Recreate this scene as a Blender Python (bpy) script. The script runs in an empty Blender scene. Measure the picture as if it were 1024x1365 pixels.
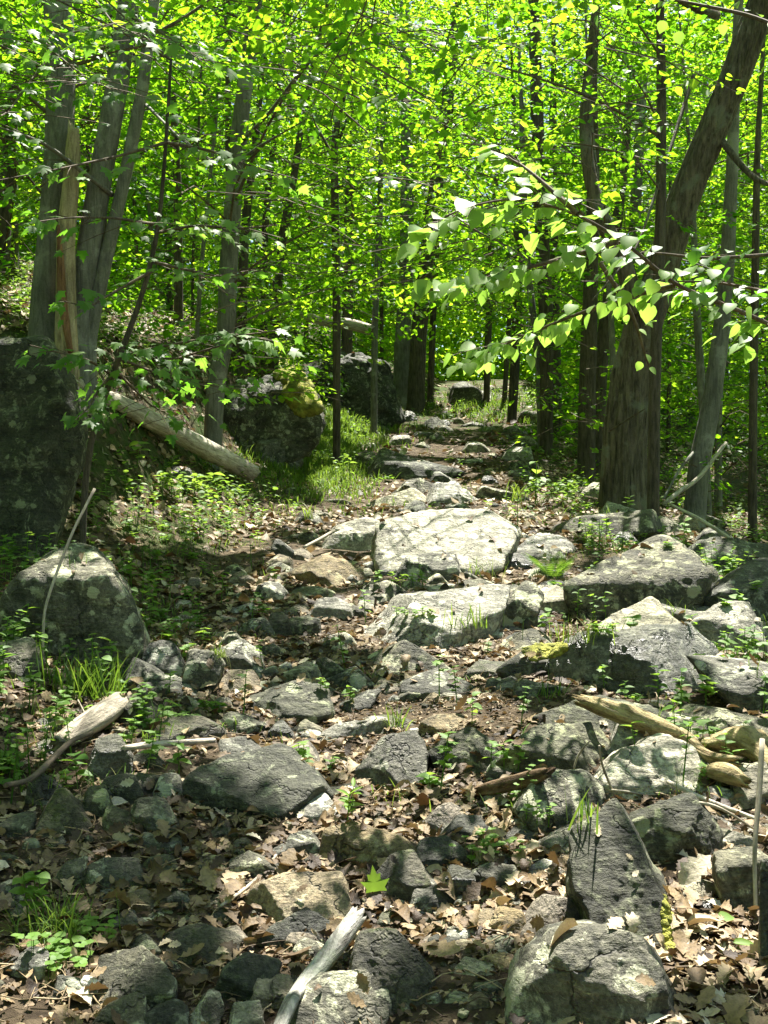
import bpy, bmesh, math, random
import numpy as np
from mathutils import Vector, Matrix
from mathutils.bvhtree import BVHTree

rng = np.random.default_rng(7)
random.seed(7)
scene = bpy.context.scene
col = scene.collection

# ------------------------------------------------------------------ camera numbers
ZC = 1.5
F = 682.5 / math.tan(math.radians(25.0))      # focal length in photograph pixels
SUN = np.array([0.15, 0.43, 0.89]); SUN /= np.linalg.norm(SUN)


# ------------------------------------------------------------------ noise
_tab = rng.random((32, 32, 32))


def vnoise(p):
    p = np.asarray(p, float)
    i = np.floor(p).astype(int)
    f = p - i
    f = f * f * (3 - 2 * f)
    i0 = i & 31
    i1 = (i + 1) & 31
    x0, y0, z0 = i0[..., 0], i0[..., 1], i0[..., 2]
    x1, y1, z1 = i1[..., 0], i1[..., 1], i1[..., 2]
    fx, fy, fz = f[..., 0], f[..., 1], f[..., 2]
    a = _tab[x0, y0, z0] * (1 - fx) + _tab[x1, y0, z0] * fx
    b = _tab[x0, y1, z0] * (1 - fx) + _tab[x1, y1, z0] * fx
    c = _tab[x0, y0, z1] * (1 - fx) + _tab[x1, y0, z1] * fx
    d = _tab[x0, y1, z1] * (1 - fx) + _tab[x1, y1, z1] * fx
    return ((a * (1 - fy) + b * fy) * (1 - fz) + (c * (1 - fy) + d * fy) * fz) * 2 - 1


def fbm(p, octaves=3):
    p = np.asarray(p, float)
    s, a, t = 0, 1.0, 0.0
    for k in range(octaves):
        s = s + a * vnoise(p * (2.03 ** k) + 7.3 * k)
        t += a
        a *= 0.5
    return s / t


def sstep(a, b, x):
    t = np.clip((x - a) / (b - a), 0, 1)
    return t * t * (3 - 2 * t)


# ------------------------------------------------------------------ terrain
TY = np.array([-60, -10, 0, 3.2, 4.1, 5.5, 8.3, 12.5, 19, 25, 33, 40, 48, 56, 66, 90, 160])
TZ = np.array([-2.5, -0.9, -0.25, 0.01, 0.06, 0.25, 0.61, 1.18, 2.06, 2.92, 4.27, 5.55, 7.0, 8.25, 8.9, 8.6, 8.0])
CY = np.array([0, 15, 20, 25, 33, 40, 48, 60])
CX = np.array([0.0, 0.1, 0.4, 1.1, 2.0, 3.0, 4.2, 5.0])


def ground(x, y, rough=True):
    x = np.asarray(x, float)
    y = np.asarray(y, float)
    z = np.interp(y, TY, TZ)
    u = x - np.interp(y, CY, CX)
    dl = np.maximum(0, -1.75 - u)
    led = sstep(10.5, 13, y) * (1 - sstep(22, 30, y))
    z = z + (0.30 + 0.14 * sstep(8, 14, y)) * np.minimum(dl, 6) + 0.24 * np.clip(dl - 6, 0, 25)
    z = z + led * 1.3 * sstep(0.8, 2.1, dl)
    dr = np.maximum(0, u - 2.3)
    z = z - 0.16 * np.minimum(dr, 7) - 0.05 * np.clip(dr - 7, 0, 20)
    z = z - 0.06 * np.exp(-((u + 0.35) / 0.9) ** 2)
    if rough:
        q = np.stack([x, y, np.zeros_like(x)], -1)
        z = z + 0.07 * fbm(q * 0.9, 3) + 0.025 * fbm(q * 4.1 + 9, 2)
        z = z + 0.35 * fbm(q * 0.16 + 3, 2) * sstep(2.2, 6, np.abs(u))
    return z


def gz(x, y):
    return float(ground(np.array([x]), np.array([y]))[0])


def P(px, py, Y):
    return np.array([(px - 512) / F * Y, Y, ZC + (682.5 - py) / F * Y])


_YS = np.concatenate([np.arange(2.2, 12, 0.02), np.arange(12, 75, 0.08)])


def hit(px, py):
    """distance at which the sight line through a photograph pixel meets the ground"""
    xs = (px - 512) / F * _YS
    zs = ZC + (682.5 - py) / F * _YS
    d = zs - ground(xs, _YS)
    k = np.argmax(d <= 0)
    if d[k] > 0:
        return 45.0
    return float(_YS[k])


# ------------------------------------------------------------------ objects
def tag(o, label=None, cat=None, group=None, kind=None):
    if label:
        o['label'] = label
    if cat:
        o['category'] = cat
    if group:
        o['group'] = group
    if kind:
        o['kind'] = kind
    return o


def empty(name, loc):
    o = bpy.data.objects.new(name, None)
    o.location = [float(v) for v in loc]
    o.empty_display_size = 0.2
    col.objects.link(o)
    return o


def mesh_obj(name, verts, faces, mats, parent=None, loc=(0, 0, 0), rnd=None, smooth=False, mat_idx=None, attrs=None):
    """faces: list of (M,k) int arrays"""
    verts = np.asarray(verts, np.float32)
    if not isinstance(faces, list):
        faces = [faces]
    faces = [np.asarray(f, np.int32) for f in faces if len(f)]
    me = bpy.data.meshes.new(name)
    nl = sum(f.size for f in faces)
    nf = sum(len(f) for f in faces)
    me.vertices.add(len(verts))
    me.vertices.foreach_set('co', (verts - np.asarray(loc, np.float32)).ravel())
    me.loops.add(nl)
    me.polygons.add(nf)
    me.loops.foreach_set('vertex_index', np.concatenate([f.ravel() for f in faces]))
    tot = np.concatenate([np.full(len(f), f.shape[1], np.int32) for f in faces])
    st = np.concatenate([[0], np.cumsum(tot)[:-1]]).astype(np.int32)
    me.polygons.foreach_set('loop_start', st)
    me.polygons.foreach_set('loop_total', tot)
    if mat_idx is not None:
        me.polygons.foreach_set('material_index', np.asarray(mat_idx, np.int32))
    me.polygons.foreach_set('use_smooth', np.full(nf, bool(smooth)))
    me.update(calc_edges=True)
    if rnd is not None:
        a = me.attributes.new('rnd', 'FLOAT', 'POINT')
        a.data.foreach_set('value', np.asarray(rnd, np.float32))
    for k, v in (attrs or {}).items():
        a = me.attributes.new(k, 'FLOAT', 'POINT')
        a.data.foreach_set('value', np.asarray(v, np.float32))
    for m in (mats if isinstance(mats, (list, tuple)) else [mats]):
        me.materials.append(m)
    o = bpy.data.objects.new(name, me)
    o.location = [float(v) for v in loc]
    col.objects.link(o)
    if parent is not None:
        o.parent = parent
        o.location = [float(loc[i] - parent.location[i]) for i in range(3)]
    return o


class Acc:
    """collects vertices and faces of one mesh"""

    def __init__(s):
        s.v, s.f, s.r, s.m, s.n = [], {}, [], {}, 0

    def add(s, v, f, r=0.5, m=0):
        v = np.asarray(v, float)
        f = np.asarray(f, int)
        s.f.setdefault((f.shape[1], m), []).append(f + s.n)
        s.v.append(v)
        s.r.append(np.broadcast_to(np.asarray(r, float), (len(v),)))
        s.n += len(v)

    def build(s, name, mats, parent=None, loc=(0, 0, 0), smooth=False):
        fs, mi = [], []
        for (k, m), l in s.f.items():
            a = np.concatenate(l)
            fs.append(a)
            mi.append(np.full(len(a), m))
        return mesh_obj(name, np.concatenate(s.v), fs, mats, parent, loc, np.concatenate(s.r), smooth, np.concatenate(mi))


def norm(a):
    a = np.asarray(a, float)
    return a / np.maximum(np.linalg.norm(a, axis=-1, keepdims=True), 1e-9)


def tube(pts, rad, sides=8, bump=0.0, seed=0, flare=None, ridge=0.0, cap=True):
    """tapering tube through pts; returns verts, quads, tris"""
    pts = np.asarray(pts, float)
    rad = np.asarray(rad, float)
    n = len(pts)
    t = norm(np.gradient(pts, axis=0))
    ref = np.array([1.0, 0, 0]) if abs(t[0][0]) < 0.8 else np.array([0, 1.0, 0])
    a = norm(np.cross(t, ref))
    b = np.cross(t, a)
    ang = np.linspace(0, 2 * math.pi, sides, endpoint=False)
    c, s_ = np.cos(ang), np.sin(ang)
    ring = a[:, None] * c[None, :, None] + b[:, None] * s_[None, :, None]
    r = np.repeat(rad[:, None], sides, 1)
    s_len = np.concatenate([[0], np.cumsum(np.linalg.norm(np.diff(pts, axis=0), axis=1))])
    if bump or ridge:
        q = np.stack([np.broadcast_to(c * 1.3, (n, sides)), np.broadcast_to(s_ * 1.3, (n, sides)), np.broadcast_to((s_len * 0.8)[:, None], (n, sides))], -1)
        r = r * (1 + bump * fbm(q + seed * 3.1, 3))
        if ridge:
            q2 = np.stack([np.broadcast_to(c * 5.5, (n, sides)), np.broadcast_to(s_ * 5.5, (n, sides)), np.broadcast_to((s_len * 1.3)[:, None], (n, sides))], -1)
            r = r * (1 + ridge * fbm(q2 + seed * 5.7, 2))
    if flare is not None:
        k = np.exp(-s_len / flare[1])[:, None]
        lob = 0.6 + 0.4 * np.cos(ang * flare[2] + seed)[None]
        r = r * (1 + flare[0] * k * lob)
    v = pts[:, None] + ring * r[..., None]
    idx = np.arange(n * sides).reshape(n, sides)
    nx = np.roll(idx, -1, 1)
    q = np.stack([idx[:-1], nx[:-1], nx[1:], idx[1:]], -1).reshape(-1, 4)
    v = v.reshape(-1, 3)
    tris = np.zeros((0, 3), int)
    if cap:
        v = np.concatenate([v, pts[:1], pts[-1:]])
        i0, i1 = n * sides, n * sides + 1
        tris = np.concatenate([np.stack([nx[0], idx[0], np.full(sides, i0)], -1), np.stack([idx[-1], nx[-1], np.full(sides, i1)], -1)])
    return v, q, tris


def add_tube(acc, pts, rad, sides=8, r=0.5, m=0, **k):
    v, q, t = tube(pts, rad, sides, **k)
    n0 = acc.n
    acc.add(v, q, r, m)
    if len(t):
        acc.f.setdefault((3, m), []).append(t + n0)


def spline(ctrl, step=0.2):
    """smooth resample of control rows (any columns; the first three are xyz)"""
    c = np.asarray(ctrl, float)
    d = np.concatenate([[0], np.cumsum(np.linalg.norm(np.diff(c[:, :3], axis=0), axis=1))])
    n = max(2, int(d[-1] / step) + 1)
    s = np.linspace(0, d[-1], n)
    out = np.stack([np.interp(s, d, c[:, k]) for k in range(c.shape[1])], -1)
    for _ in range(3):
        o = out.copy()
        if n > 4:
            o[1:-1] = 0.25 * out[:-2] + 0.5 * out[1:-1] + 0.25 * out[2:]
        out = o
    return out


# ------------------------------------------------------------------ materials
def nodes(name):
    m = bpy.data.materials.new(name)
    m.use_nodes = True
    nt = m.node_tree
    b = nt.nodes['Principled BSDF']
    return m, nt, b


def N(nt, t, **kw):
    n = nt.nodes.new(t)
    for k, v in kw.items():
        setattr(n, k, v)
    return n


def ramp(nt, stops, inp=None, interp='LINEAR'):
    r = N(nt, 'ShaderNodeValToRGB')
    r.color_ramp.interpolation = interp
    e = r.color_ramp.elements
    while len(e) < len(stops):
        e.new(0.5)
    for i, (p, c) in enumerate(stops):
        e[i].position = p
        c = c if hasattr(c, '__len__') else (c, c, c)
        e[i].color = (*c, 1)
    if inp is not None:
        nt.links.new(inp, r.inputs[0])
    return r


def noise(nt, scale, vec=None, detail=4, rough=0.6, dist=0.0):
    n = N(nt, 'ShaderNodeTexNoise')
    n.inputs['Scale'].default_value = scale
    n.inputs['Detail'].default_value = detail
    n.inputs['Roughness'].default_value = rough
    n.inputs['Distortion'].default_value = dist
    if vec is not None:
        nt.links.new(vec, n.inputs['Vector'])
    return n


def mix(nt, fac, a, b, mode='MIX'):
    m = N(nt, 'ShaderNodeMix', data_type='RGBA', blend_type=mode)
    for sock, v in ((m.inputs[0], fac), (m.inputs[6], a), (m.inputs[7], b)):
        if isinstance(v, (int, float)):
            sock.default_value = v
        elif isinstance(v, tuple):
            sock.default_value = (*v, 1)
        else:
            nt.links.new(v, sock)
    return m.outputs[2]


def math_(nt, op, a, b=0.0, clamp=False):
    m = N(nt, 'ShaderNodeMath', operation=op, use_clamp=clamp)
    for s, v in ((m.inputs[0], a), (m.inputs[1], b)):
        if isinstance(v, (int, float)):
            s.default_value = v
        else:
            nt.links.new(v, s)
    return m.outputs[0]


def bump(nt, b, h, strength=0.5, dist=0.02):
    n = N(nt, 'ShaderNodeBump')
    n.inputs['Strength'].default_value = strength
    n.inputs['Distance'].default_value = dist
    nt.links.new(h, n.inputs['Height'])
    nt.links.new(n.outputs[0], b.inputs['Normal'])


def stone(name, dark, light, lichen, lich_amt=0.45, moss=0.0, rough=0.75, stain=0.5):
    m, nt, b = nodes(name)
    tc = N(nt, 'ShaderNodeTexCoord')
    oi = N(nt, 'ShaderNodeObjectInfo')
    add = N(nt, 'ShaderNodeVectorMath', operation='ADD')
    comb = N(nt, 'ShaderNodeCombineXYZ')
    k = math_(nt, 'MULTIPLY', oi.outputs['Random'], 37.0)
    for i in range(3):
        nt.links.new(k, comb.inputs[i])
    nt.links.new(tc.outputs['Object'], add.inputs[0])
    nt.links.new(comb.outputs[0], add.inputs[1])
    v = add.outputs[0]
    n1 = noise(nt, 4, v, 9, 0.74, 0.5)
    c = ramp(nt, [(0.32, dark), (0.5, tuple(0.6 * a + 0.4 * q for a, q in zip(dark, light))), (0.7, light)], n1.outputs[0]).outputs[0]
    n2 = noise(nt, 55, v, 4, 0.7)
    g = ramp(nt, [(0.36, 0.45), (0.64, 1.5)], n2.outputs[0]).outputs[0]
    c = mix(nt, 0.85, c, g, 'MULTIPLY')
    mp = N(nt, 'ShaderNodeMapping')
    mp.inputs['Scale'].default_value = (1.2, 1.6, 9)
    mp.inputs['Rotation'].default_value = (0.5, 0.35, 0.2)
    nt.links.new(v, mp.inputs[0])
    ns = noise(nt, 3.2, mp.outputs[0], 5, 0.65, 0.3)
    c = mix(nt, 0.7, c, ramp(nt, [(0.36, 0.62), (0.64, 1.3)], ns.outputs[0]).outputs[0], 'MULTIPLY')
    nd = noise(nt, 5, v, 4, 0.6)
    sc0 = N(nt, 'ShaderNodeVectorMath', operation='SCALE')
    nt.links.new(nd.outputs['Color'], sc0.inputs[0])
    sc0.inputs['Scale'].default_value = 0.35
    wv0 = N(nt, 'ShaderNodeVectorMath', operation='ADD')
    nt.links.new(v, wv0.inputs[0])
    nt.links.new(sc0.outputs[0], wv0.inputs[1])
    vc = N(nt, 'ShaderNodeTexVoronoi', feature='DISTANCE_TO_EDGE')
    vc.inputs['Scale'].default_value = 2.6
    nt.links.new(wv0.outputs[0], vc.inputs['Vector'])
    crack = ramp(nt, [(0.0, 1), (0.022, 0)], vc.outputs['Distance']).outputs[0]
    crack = math_(nt, 'MULTIPLY', crack, ramp(nt, [(0.48, 0), (0.56, 1)], nd.outputs[0]).outputs[0])
    c = mix(nt, math_(nt, 'MULTIPLY', crack, 0.8), c, (0.012, 0.011, 0.008))
    # crust lichen: roundish blotches with ragged rims, broken up inside
    n4 = noise(nt, 24, v, 5, 0.7)
    wv = N(nt, 'ShaderNodeVectorMath', operation='ADD')
    sc = N(nt, 'ShaderNodeVectorMath', operation='SCALE')
    nt.links.new(n4.outputs['Color'], sc.inputs[0])
    sc.inputs['Scale'].default_value = 0.09
    nt.links.new(v, wv.inputs[0])
    nt.links.new(sc.outputs[0], wv.inputs[1])
    vo = N(nt, 'ShaderNodeTexVoronoi')
    vo.inputs['Scale'].default_value = 8.0
    nt.links.new(wv.outputs[0], vo.inputs['Vector'])
    sp = N(nt, 'ShaderNodeSeparateColor')
    nt.links.new(vo.outputs['Color'], sp.inputs[0])
    rad = math_(nt, 'MULTIPLY', math_(nt, 'SUBTRACT', sp.outputs[0], 1.0 - lich_amt), 1.1)
    bl = ramp(nt, [(0.49, 0), (0.53, 1)], math_(nt, 'ADD', math_(nt, 'SUBTRACT', rad, vo.outputs['Distance']), 0.5)).outputs[0]
    n3 = noise(nt, 6.5, v, 7, 0.66, 1.0)
    l1 = ramp(nt, [(0.53, 0), (0.59, 1)], n3.outputs[0]).outputs[0]
    l2 = ramp(nt, [(0.44, 0.1), (0.56, 0.95)], n4.outputs[0]).outputs[0]
    l = math_(nt, 'MAXIMUM', math_(nt, 'MULTIPLY', bl, 0.85), math_(nt, 'MULTIPLY', math_(nt, 'MULTIPLY', l1, l2), 2.0 * lich_amt, True))
    c = mix(nt, l, c, lichen)
    # black crust
    n5 = noise(nt, 3.3, v, 7, 0.72, 0.9)
    s = ramp(nt, [(0.60 - 0.14 * stain, 0), (0.68 - 0.14 * stain, 0.85)], n5.outputs[0]).outputs[0]
    s = math_(nt, 'MULTIPLY', s, ramp(nt, [(0.38, 1), (0.66, 0.25)], n4.outputs[0]).outputs[0])
    c = mix(nt, s, c, (0.016, 0.018, 0.012))
    if moss:
        geo = N(nt, 'ShaderNodeNewGeometry')
        sep = N(nt, 'ShaderNodeSeparateXYZ')
        nt.links.new(geo.outputs['Normal'], sep.inputs[0])
        n6 = noise(nt, 4.2, v, 7, 0.74)
        up = math_(nt, 'ADD', math_(nt, 'MULTIPLY', sep.outputs[2], 0.25), n6.outputs[0])
        mm = ramp(nt, [(0.98 - 0.5 * moss, 0), (1.04 - 0.5 * moss, 1)], up).outputs[0]
        mm = math_(nt, 'MULTIPLY', mm, ramp(nt, [(0.3, 0.3), (0.6, 1)], n4.outputs[0]).outputs[0])
        mc = ramp(nt, [(0.35, (0.014, 0.026, 0.007)), (0.65, (0.075, 0.095, 0.018))], n2.outputs[0]).outputs[0]
        c = mix(nt, mm, c, mc)
    hsv = N(nt, 'ShaderNodeHueSaturation')
    c = mix(nt, 1.0, c, (1.05, 1.0, 0.84), 'MULTIPLY')
    nt.links.new(c, hsv.inputs['Color'])
    r2 = math_(nt, 'FRACT', math_(nt, 'MULTIPLY', oi.outputs['Random'], 17.3))
    nt.links.new(math_(nt, 'ADD', math_(nt, 'MULTIPLY', r2, 0.6), 0.6), hsv.inputs['Saturation'])
    nt.links.new(math_(nt, 'ADD', math_(nt, 'MULTIPLY', oi.outputs['Random'], 0.5), 0.75), hsv.inputs['Value'])
    nt.links.new(hsv.outputs[0], b.inputs['Base Color'])
    b.inputs['Roughness'].default_value = rough
    b.inputs['Specular IOR Level'].default_value = 0.4
    h = math_(nt, 'ADD', n1.outputs[0], math_(nt, 'MULTIPLY', n2.outputs[0], 0.3))
    h = math_(nt, 'ADD', h, math_(nt, 'MULTIPLY', n4.outputs[0], 0.3))
    h = math_(nt, 'ADD', h, math_(nt, 'MULTIPLY', ns.outputs[0], 0.6))
    h = math_(nt, 'SUBTRACT', h, math_(nt, 'MULTIPLY', crack, 0.5))
    bump(nt, b, h, 1.0, 0.06)
    return m


M = {}
M['dark'] = stone('dark_mossy_stone', (0.028, 0.03, 0.021), (0.115, 0.118, 0.085), (0.30, 0.33, 0.23), 0.42, 0.3, stain=.8)
M['grey'] = stone('grey_stone', (0.05, 0.05, 0.04), (0.20, 0.195, 0.16), (0.47, 0.49, 0.39), 0.6, 0.12, stain=.75)
M['pale'] = stone('pale_lichened_stone', (0.13, 0.125, 0.105), (0.40, 0.39, 0.34), (0.58, 0.585, 0.49), 0.5, 0.0, stain=.35)
M['tan'] = stone('tan_stone', (0.11, 0.09, 0.06), (0.32, 0.265, 0.19), (0.44, 0.42, 0.31), 0.3, 0.1, stain=.3)
M['wet'] = stone('smooth_dark_stone', (0.045, 0.047, 0.043), (0.17, 0.17, 0.155), (0.34, 0.35, 0.31), 0.3, 0.08, 0.36, stain=.5)
M['moss'] = stone('moss_clad_stone', (0.035, 0.036, 0.027), (0.14, 0.13, 0.10), (0.25, 0.26, 0.18), 0.3, 0.5, stain=.6)
M['white'] = stone('white_quartz', (0.5, 0.48, 0.46), (0.75, 0.73, 0.7), (0.8, 0.8, 0.78), 0.4, stain=0)


def moss_mat():
    m, nt, b = nodes('yellow_green_moss')
    tc = N(nt, 'ShaderNodeTexCoord')
    n = noise(nt, 9, tc.outputs['Object'], 6, 0.7)
    c = ramp(nt, [(0.3, (0.05, 0.06, 0.012)), (0.5, (0.22, 0.22, 0.03)), (0.7, (0.42, 0.40, 0.06))], n.outputs[0]).outputs[0]
    nt.links.new(c, b.inputs['Base Color'])
    b.inputs['Roughness'].default_value = 0.95
    n2 = noise(nt, 60, tc.outputs['Object'], 3)
    bump(nt, b, n2.outputs[0], 1.0, 0.03)
    return m


M['mossy'] = moss_mat()


def bark(name, dark, light, furrow=1.0, patch=None):
    m, nt, b = nodes(name)
    tc = N(nt, 'ShaderNodeTexCoord')
    mp = N(nt, 'ShaderNodeMapping')
    mp.inputs['Scale'].default_value = (1, 1, 0.13)
    nt.links.new(tc.outputs['Object'], mp.inputs[0])
    n1 = noise(nt, 26 / max(1, furrow ** .8), mp.outputs[0], 6, 0.7, 0.6)
    n2 = noise(nt, 2.2, tc.outputs['Object'], 5, 0.6)
    n3 = noise(nt, 60, tc.outputs['Object'], 3, 0.6)
    c = ramp(nt, [(0.32, dark), (0.6, light)], n1.outputs[0]).outputs[0]
    g = ramp(nt, [(0.3, 0.6), (0.7, 1.3)], n2.outputs[0]).outputs[0]
    c = mix(nt, 0.85, c, g, 'MULTIPLY')
    if patch:
        p = ramp(nt, [(0.56, 0), (0.62, 0.8)], n2.outputs[0]).outputs[0]
        c = mix(nt, p, c, patch)
    sp = ramp(nt, [(0.3, 0.7), (0.7, 1.2)], n3.outputs[0]).outputs[0]
    c = mix(nt, 0.6, c, sp, 'MULTIPLY')
    nt.links.new(c, b.inputs['Base Color'])
    b.inputs['Roughness'].default_value = 0.85
    b.inputs['Specular IOR Level'].default_value = 0.25
    bump(nt, b, math_(nt, 'ADD', n1.outputs[0], math_(nt, 'MULTIPLY', n3.outputs[0], 0.25)), 0.9 * min(furrow, 1.1), 0.03 * furrow)
    return m


M['bark'] = bark('furrowed_brown_bark', (0.024, 0.02, 0.015), (0.19, 0.155, 0.115), 1.6, (0.19, 0.19, 0.145))
M['bark_grey'] = bark('smooth_grey_bark', (0.085, 0.08, 0.07), (0.20, 0.19, 0.165), 0.6, (0.28, 0.28, 0.24))
M['bark_dark'] = bark('dark_bark', (0.03, 0.024, 0.019), (0.12, 0.095, 0.072), 0.9)
M['twig'] = bark('twig_bark', (0.05, 0.038, 0.026), (0.16, 0.12, 0.085), 0.4)
M['deadwood'] = bark('weathered_wood', (0.17, 0.135, 0.10), (0.58, 0.52, 0.43), 0.8)
M['birch'] = bark('pale_peeling_bark', (0.10, 0.09, 0.075), (0.42, 0.41, 0.36), 0.9, (0.22, 0.25, 0.18))
M['rotten'] = bark('rotten_yellow_wood', (0.09, 0.06, 0.025), (0.46, 0.37, 0.19), 1.2, (0.26, 0.26, 0.12))
M['redwood'] = bark('torn_red_heartwood', (0.08, 0.035, 0.018), (0.27, 0.14, 0.075), 0.8)
M['snagwood'] = bark('bare_buff_snag_wood', (0.17, 0.12, 0.075), (0.42, 0.33, 0.22), 0.6)
M['greywood'] = bark('bleached_wood', (0.11, 0.09, 0.065), (0.40, 0.35, 0.27), 1.0)
M['rotdark'] = bark('dark_rotten_wood', (0.03, 0.02, 0.012), (0.20, 0.13, 0.075), 1.2, (0.34, 0.26, 0.17))
M['cane'] = bark('dry_cane', (0.16, 0.13, 0.095), (0.40, 0.35, 0.27), 0.2)


def leafmat(name, stops, tstops, trans=0.5, rough=0.42, spec=0.45):
    m, nt, b = nodes(name)
    at = N(nt, 'ShaderNodeAttribute', attribute_name='rnd')
    c = ramp(nt, stops, at.outputs['Fac']).outputs[0]
    t = ramp(nt, tstops, at.outputs['Fac']).outputs[0]
    nt.links.new(c, b.inputs['Base Color'])
    b.inputs['Roughness'].default_value = rough
    b.inputs['Specular IOR Level'].default_value = spec
    tr = N(nt, 'ShaderNodeBsdfTranslucent')
    nt.links.new(t, tr.inputs['Color'])
    mx = N(nt, 'ShaderNodeMixShader')
    mx.inputs[0].default_value = trans
    nt.links.new(b.outputs[0], mx.inputs[1])
    nt.links.new(tr.outputs[0], mx.inputs[2])
    nt.links.new(mx.outputs[0], nt.nodes['Material Output'].inputs['Surface'])
    return m


M['leaf'] = leafmat('green_leaf', [(0, (0.022, 0.072, 0.008)), (0.6, (0.062, 0.16, 0.013)), (1, (0.12, 0.235, 0.022))],
                    [(0, (0.11, 0.33, 0.009)), (0.5, (0.29, 0.58, 0.014)), (1, (0.56, 0.80, 0.04))], 0.56, 0.5, 0.3)
M['leaf_near'] = leafmat('broad_green_leaf', [(0, (0.04, 0.11, 0.012)), (1, (0.20, 0.31, 0.08))],
                         [(0, (0.15, 0.42, 0.02)), (1, (0.42, 0.68, 0.09))], 0.46, 0.5, 0.3)
M['grass'] = leafmat('grass_blade', [(0, (0.05, 0.10, 0.018)), (0.75, (0.11, 0.19, 0.03)), (1, (0.30, 0.27, 0.12))],
                     [(0, (0.14, 0.27, 0.02)), (1, (0.30, 0.42, 0.05))], 0.35, 0.55, 0.25)
M['herb'] = leafmat('herb_leaf', [(0, (0.05, 0.12, 0.02)), (1, (0.14, 0.25, 0.04))],
                    [(0, (0.18, 0.36, 0.03)), (1, (0.36, 0.52, 0.06))], 0.42, 0.55, 0.25)
M['litter'] = leafmat('dry_oak_leaf', [(0, (0.035, 0.022, 0.013)), (0.3, (0.115, 0.075, 0.038)), (0.6, (0.25, 0.18, 0.095)), (0.85, (0.40, 0.315, 0.19)), (1, (0.50, 0.445, 0.33))],
                      [(0, (0.08, 0.04, 0.012)), (1, (0.36, 0.23, 0.09))], 0.14, 0.6, 0.3)
_nt = M['litter'].node_tree
_b = _nt.nodes['Principled BSDF']
_tc = N(_nt, 'ShaderNodeTexCoord')
_n = noise(_nt, 45, _tc.outputs['Object'], 5, 0.7)
_src = _b.inputs['Base Color'].links[0].from_socket
_c = mix(_nt, 0.9, _src, ramp(_nt, [(0.33, 0.45), (0.5, 1.0), (0.68, 1.25)], _n.outputs[0]).outputs[0], 'MULTIPLY')
_nt.links.new(_c, _b.inputs['Base Color'])
bump(_nt, _b, _n.outputs[0], 0.6, 0.01)


def soil():
    m, nt, b = nodes('forest_soil')
    tc = N(nt, 'ShaderNodeTexCoord')
    o = tc.outputs['Object']
    n1 = noise(nt, 18, o, 8, 0.75)
    n2 = noise(nt, 1.7, o, 5, 0.6)
    vo = N(nt, 'ShaderNodeTexVoronoi')
    vo.inputs['Scale'].default_value = 15
    nt.links.new(o, vo.inputs['Vector'])
    c = ramp(nt, [(0.3, (0.016, 0.013, 0.009)), (0.55, (0.05, 0.039, 0.026)), (0.75, (0.12, 0.092, 0.06))], n1.outputs[0]).outputs[0]
    lv = ramp(nt, [(0.0, (0.03, 0.02, 0.013)), (0.5, (0.12, 0.085, 0.05)), (1, (0.26, 0.20, 0.13))], vo.outputs['Color']).outputs[0]
    c = mix(nt, 0.5, c, lv)
    at = N(nt, 'ShaderNodeAttribute', attribute_name='green')
    gn = math_(nt, 'MULTIPLY', at.outputs['Fac'], ramp(nt, [(0.42, 0), (0.58, 1)], n2.outputs[0]).outputs[0])
    gc = ramp(nt, [(0.3, (0.02, 0.04, 0.008)), (0.7, (0.07, 0.11, 0.02))], n1.outputs[0]).outputs[0]
    c = mix(nt, gn, c, gc)
    nt.links.new(c, b.inputs['Base Color'])
    b.inputs['Roughness'].default_value = 0.95
    b.inputs['Specular IOR Level'].default_value = 0.15
    bump(nt, b, math_(nt, 'ADD', n1.outputs[0], math_(nt, 'MULTIPLY', vo.outputs['Distance'], 0.5)), 1.0, 0.05)
    return m


M['soil'] = soil()

# ------------------------------------------------------------------ ground sheet
xs = np.concatenate([np.linspace(-130, -14, 40), np.linspace(-13.5, -4.2, 60), np.linspace(-4, 4.2, 165), np.linspace(4.4, 13.5, 60), np.linspace(14, 130, 40)])
ys = np.concatenate([np.linspace(-60, 1.5, 30), np.linspace(1.7, 14, 220), np.linspace(14.1, 30, 130), np.linspace(30.3, 60, 100), np.linspace(61, 160, 40)])
X, Y_ = np.meshgrid(xs, ys)
Zg = ground(X, Y_)
gv = np.stack([X, Y_, Zg], -1).reshape(-1, 3)
gi = np.arange(len(gv)).reshape(len(ys), len(xs))
gf = np.stack([gi[:-1, :-1], gi[:-1, 1:], gi[1:, 1:], gi[1:, :-1]], -1).reshape(-1, 4)
u_ = X - np.interp(Y_, CY, CX)
green = np.clip(sstep(1.5, 2.4, -u_) * sstep(8, 12, Y_) + sstep(1.6, 2.6, u_) * 0.6 + sstep(26, 34, Y_), 0, 1)
gnd = mesh_obj('ground', gv, gf, M['soil'], smooth=True, attrs={'green': green.ravel()})
tag(gnd, 'leaf strewn forest soil of the rocky trail climbing between two banks', 'ground', kind='structure')
bvh_v = [gv]
bvh_f = [gf]
bvh_n = len(gv)
bvh_src = [('g', len(gf))]
EXPO = 2.12
SHADE_LEAVES = 2.6  # leaves per shaded ground sample in the added layer out of view
SKY = 0.05
# ------------------------------------------------------------------ rocks
def ico(sub):
    bm = bmesh.new()
    bmesh.ops.create_icosphere(bm, subdivisions=sub, radius=1)
    v = np.array([x.co[:] for x in bm.verts])
    f = np.array([[y.index for y in x.verts] for x in bm.faces])
    bm.free()
    return norm(v), f


ICO = {k: ico(k) for k in (3, 4, 5, 6)}


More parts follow.
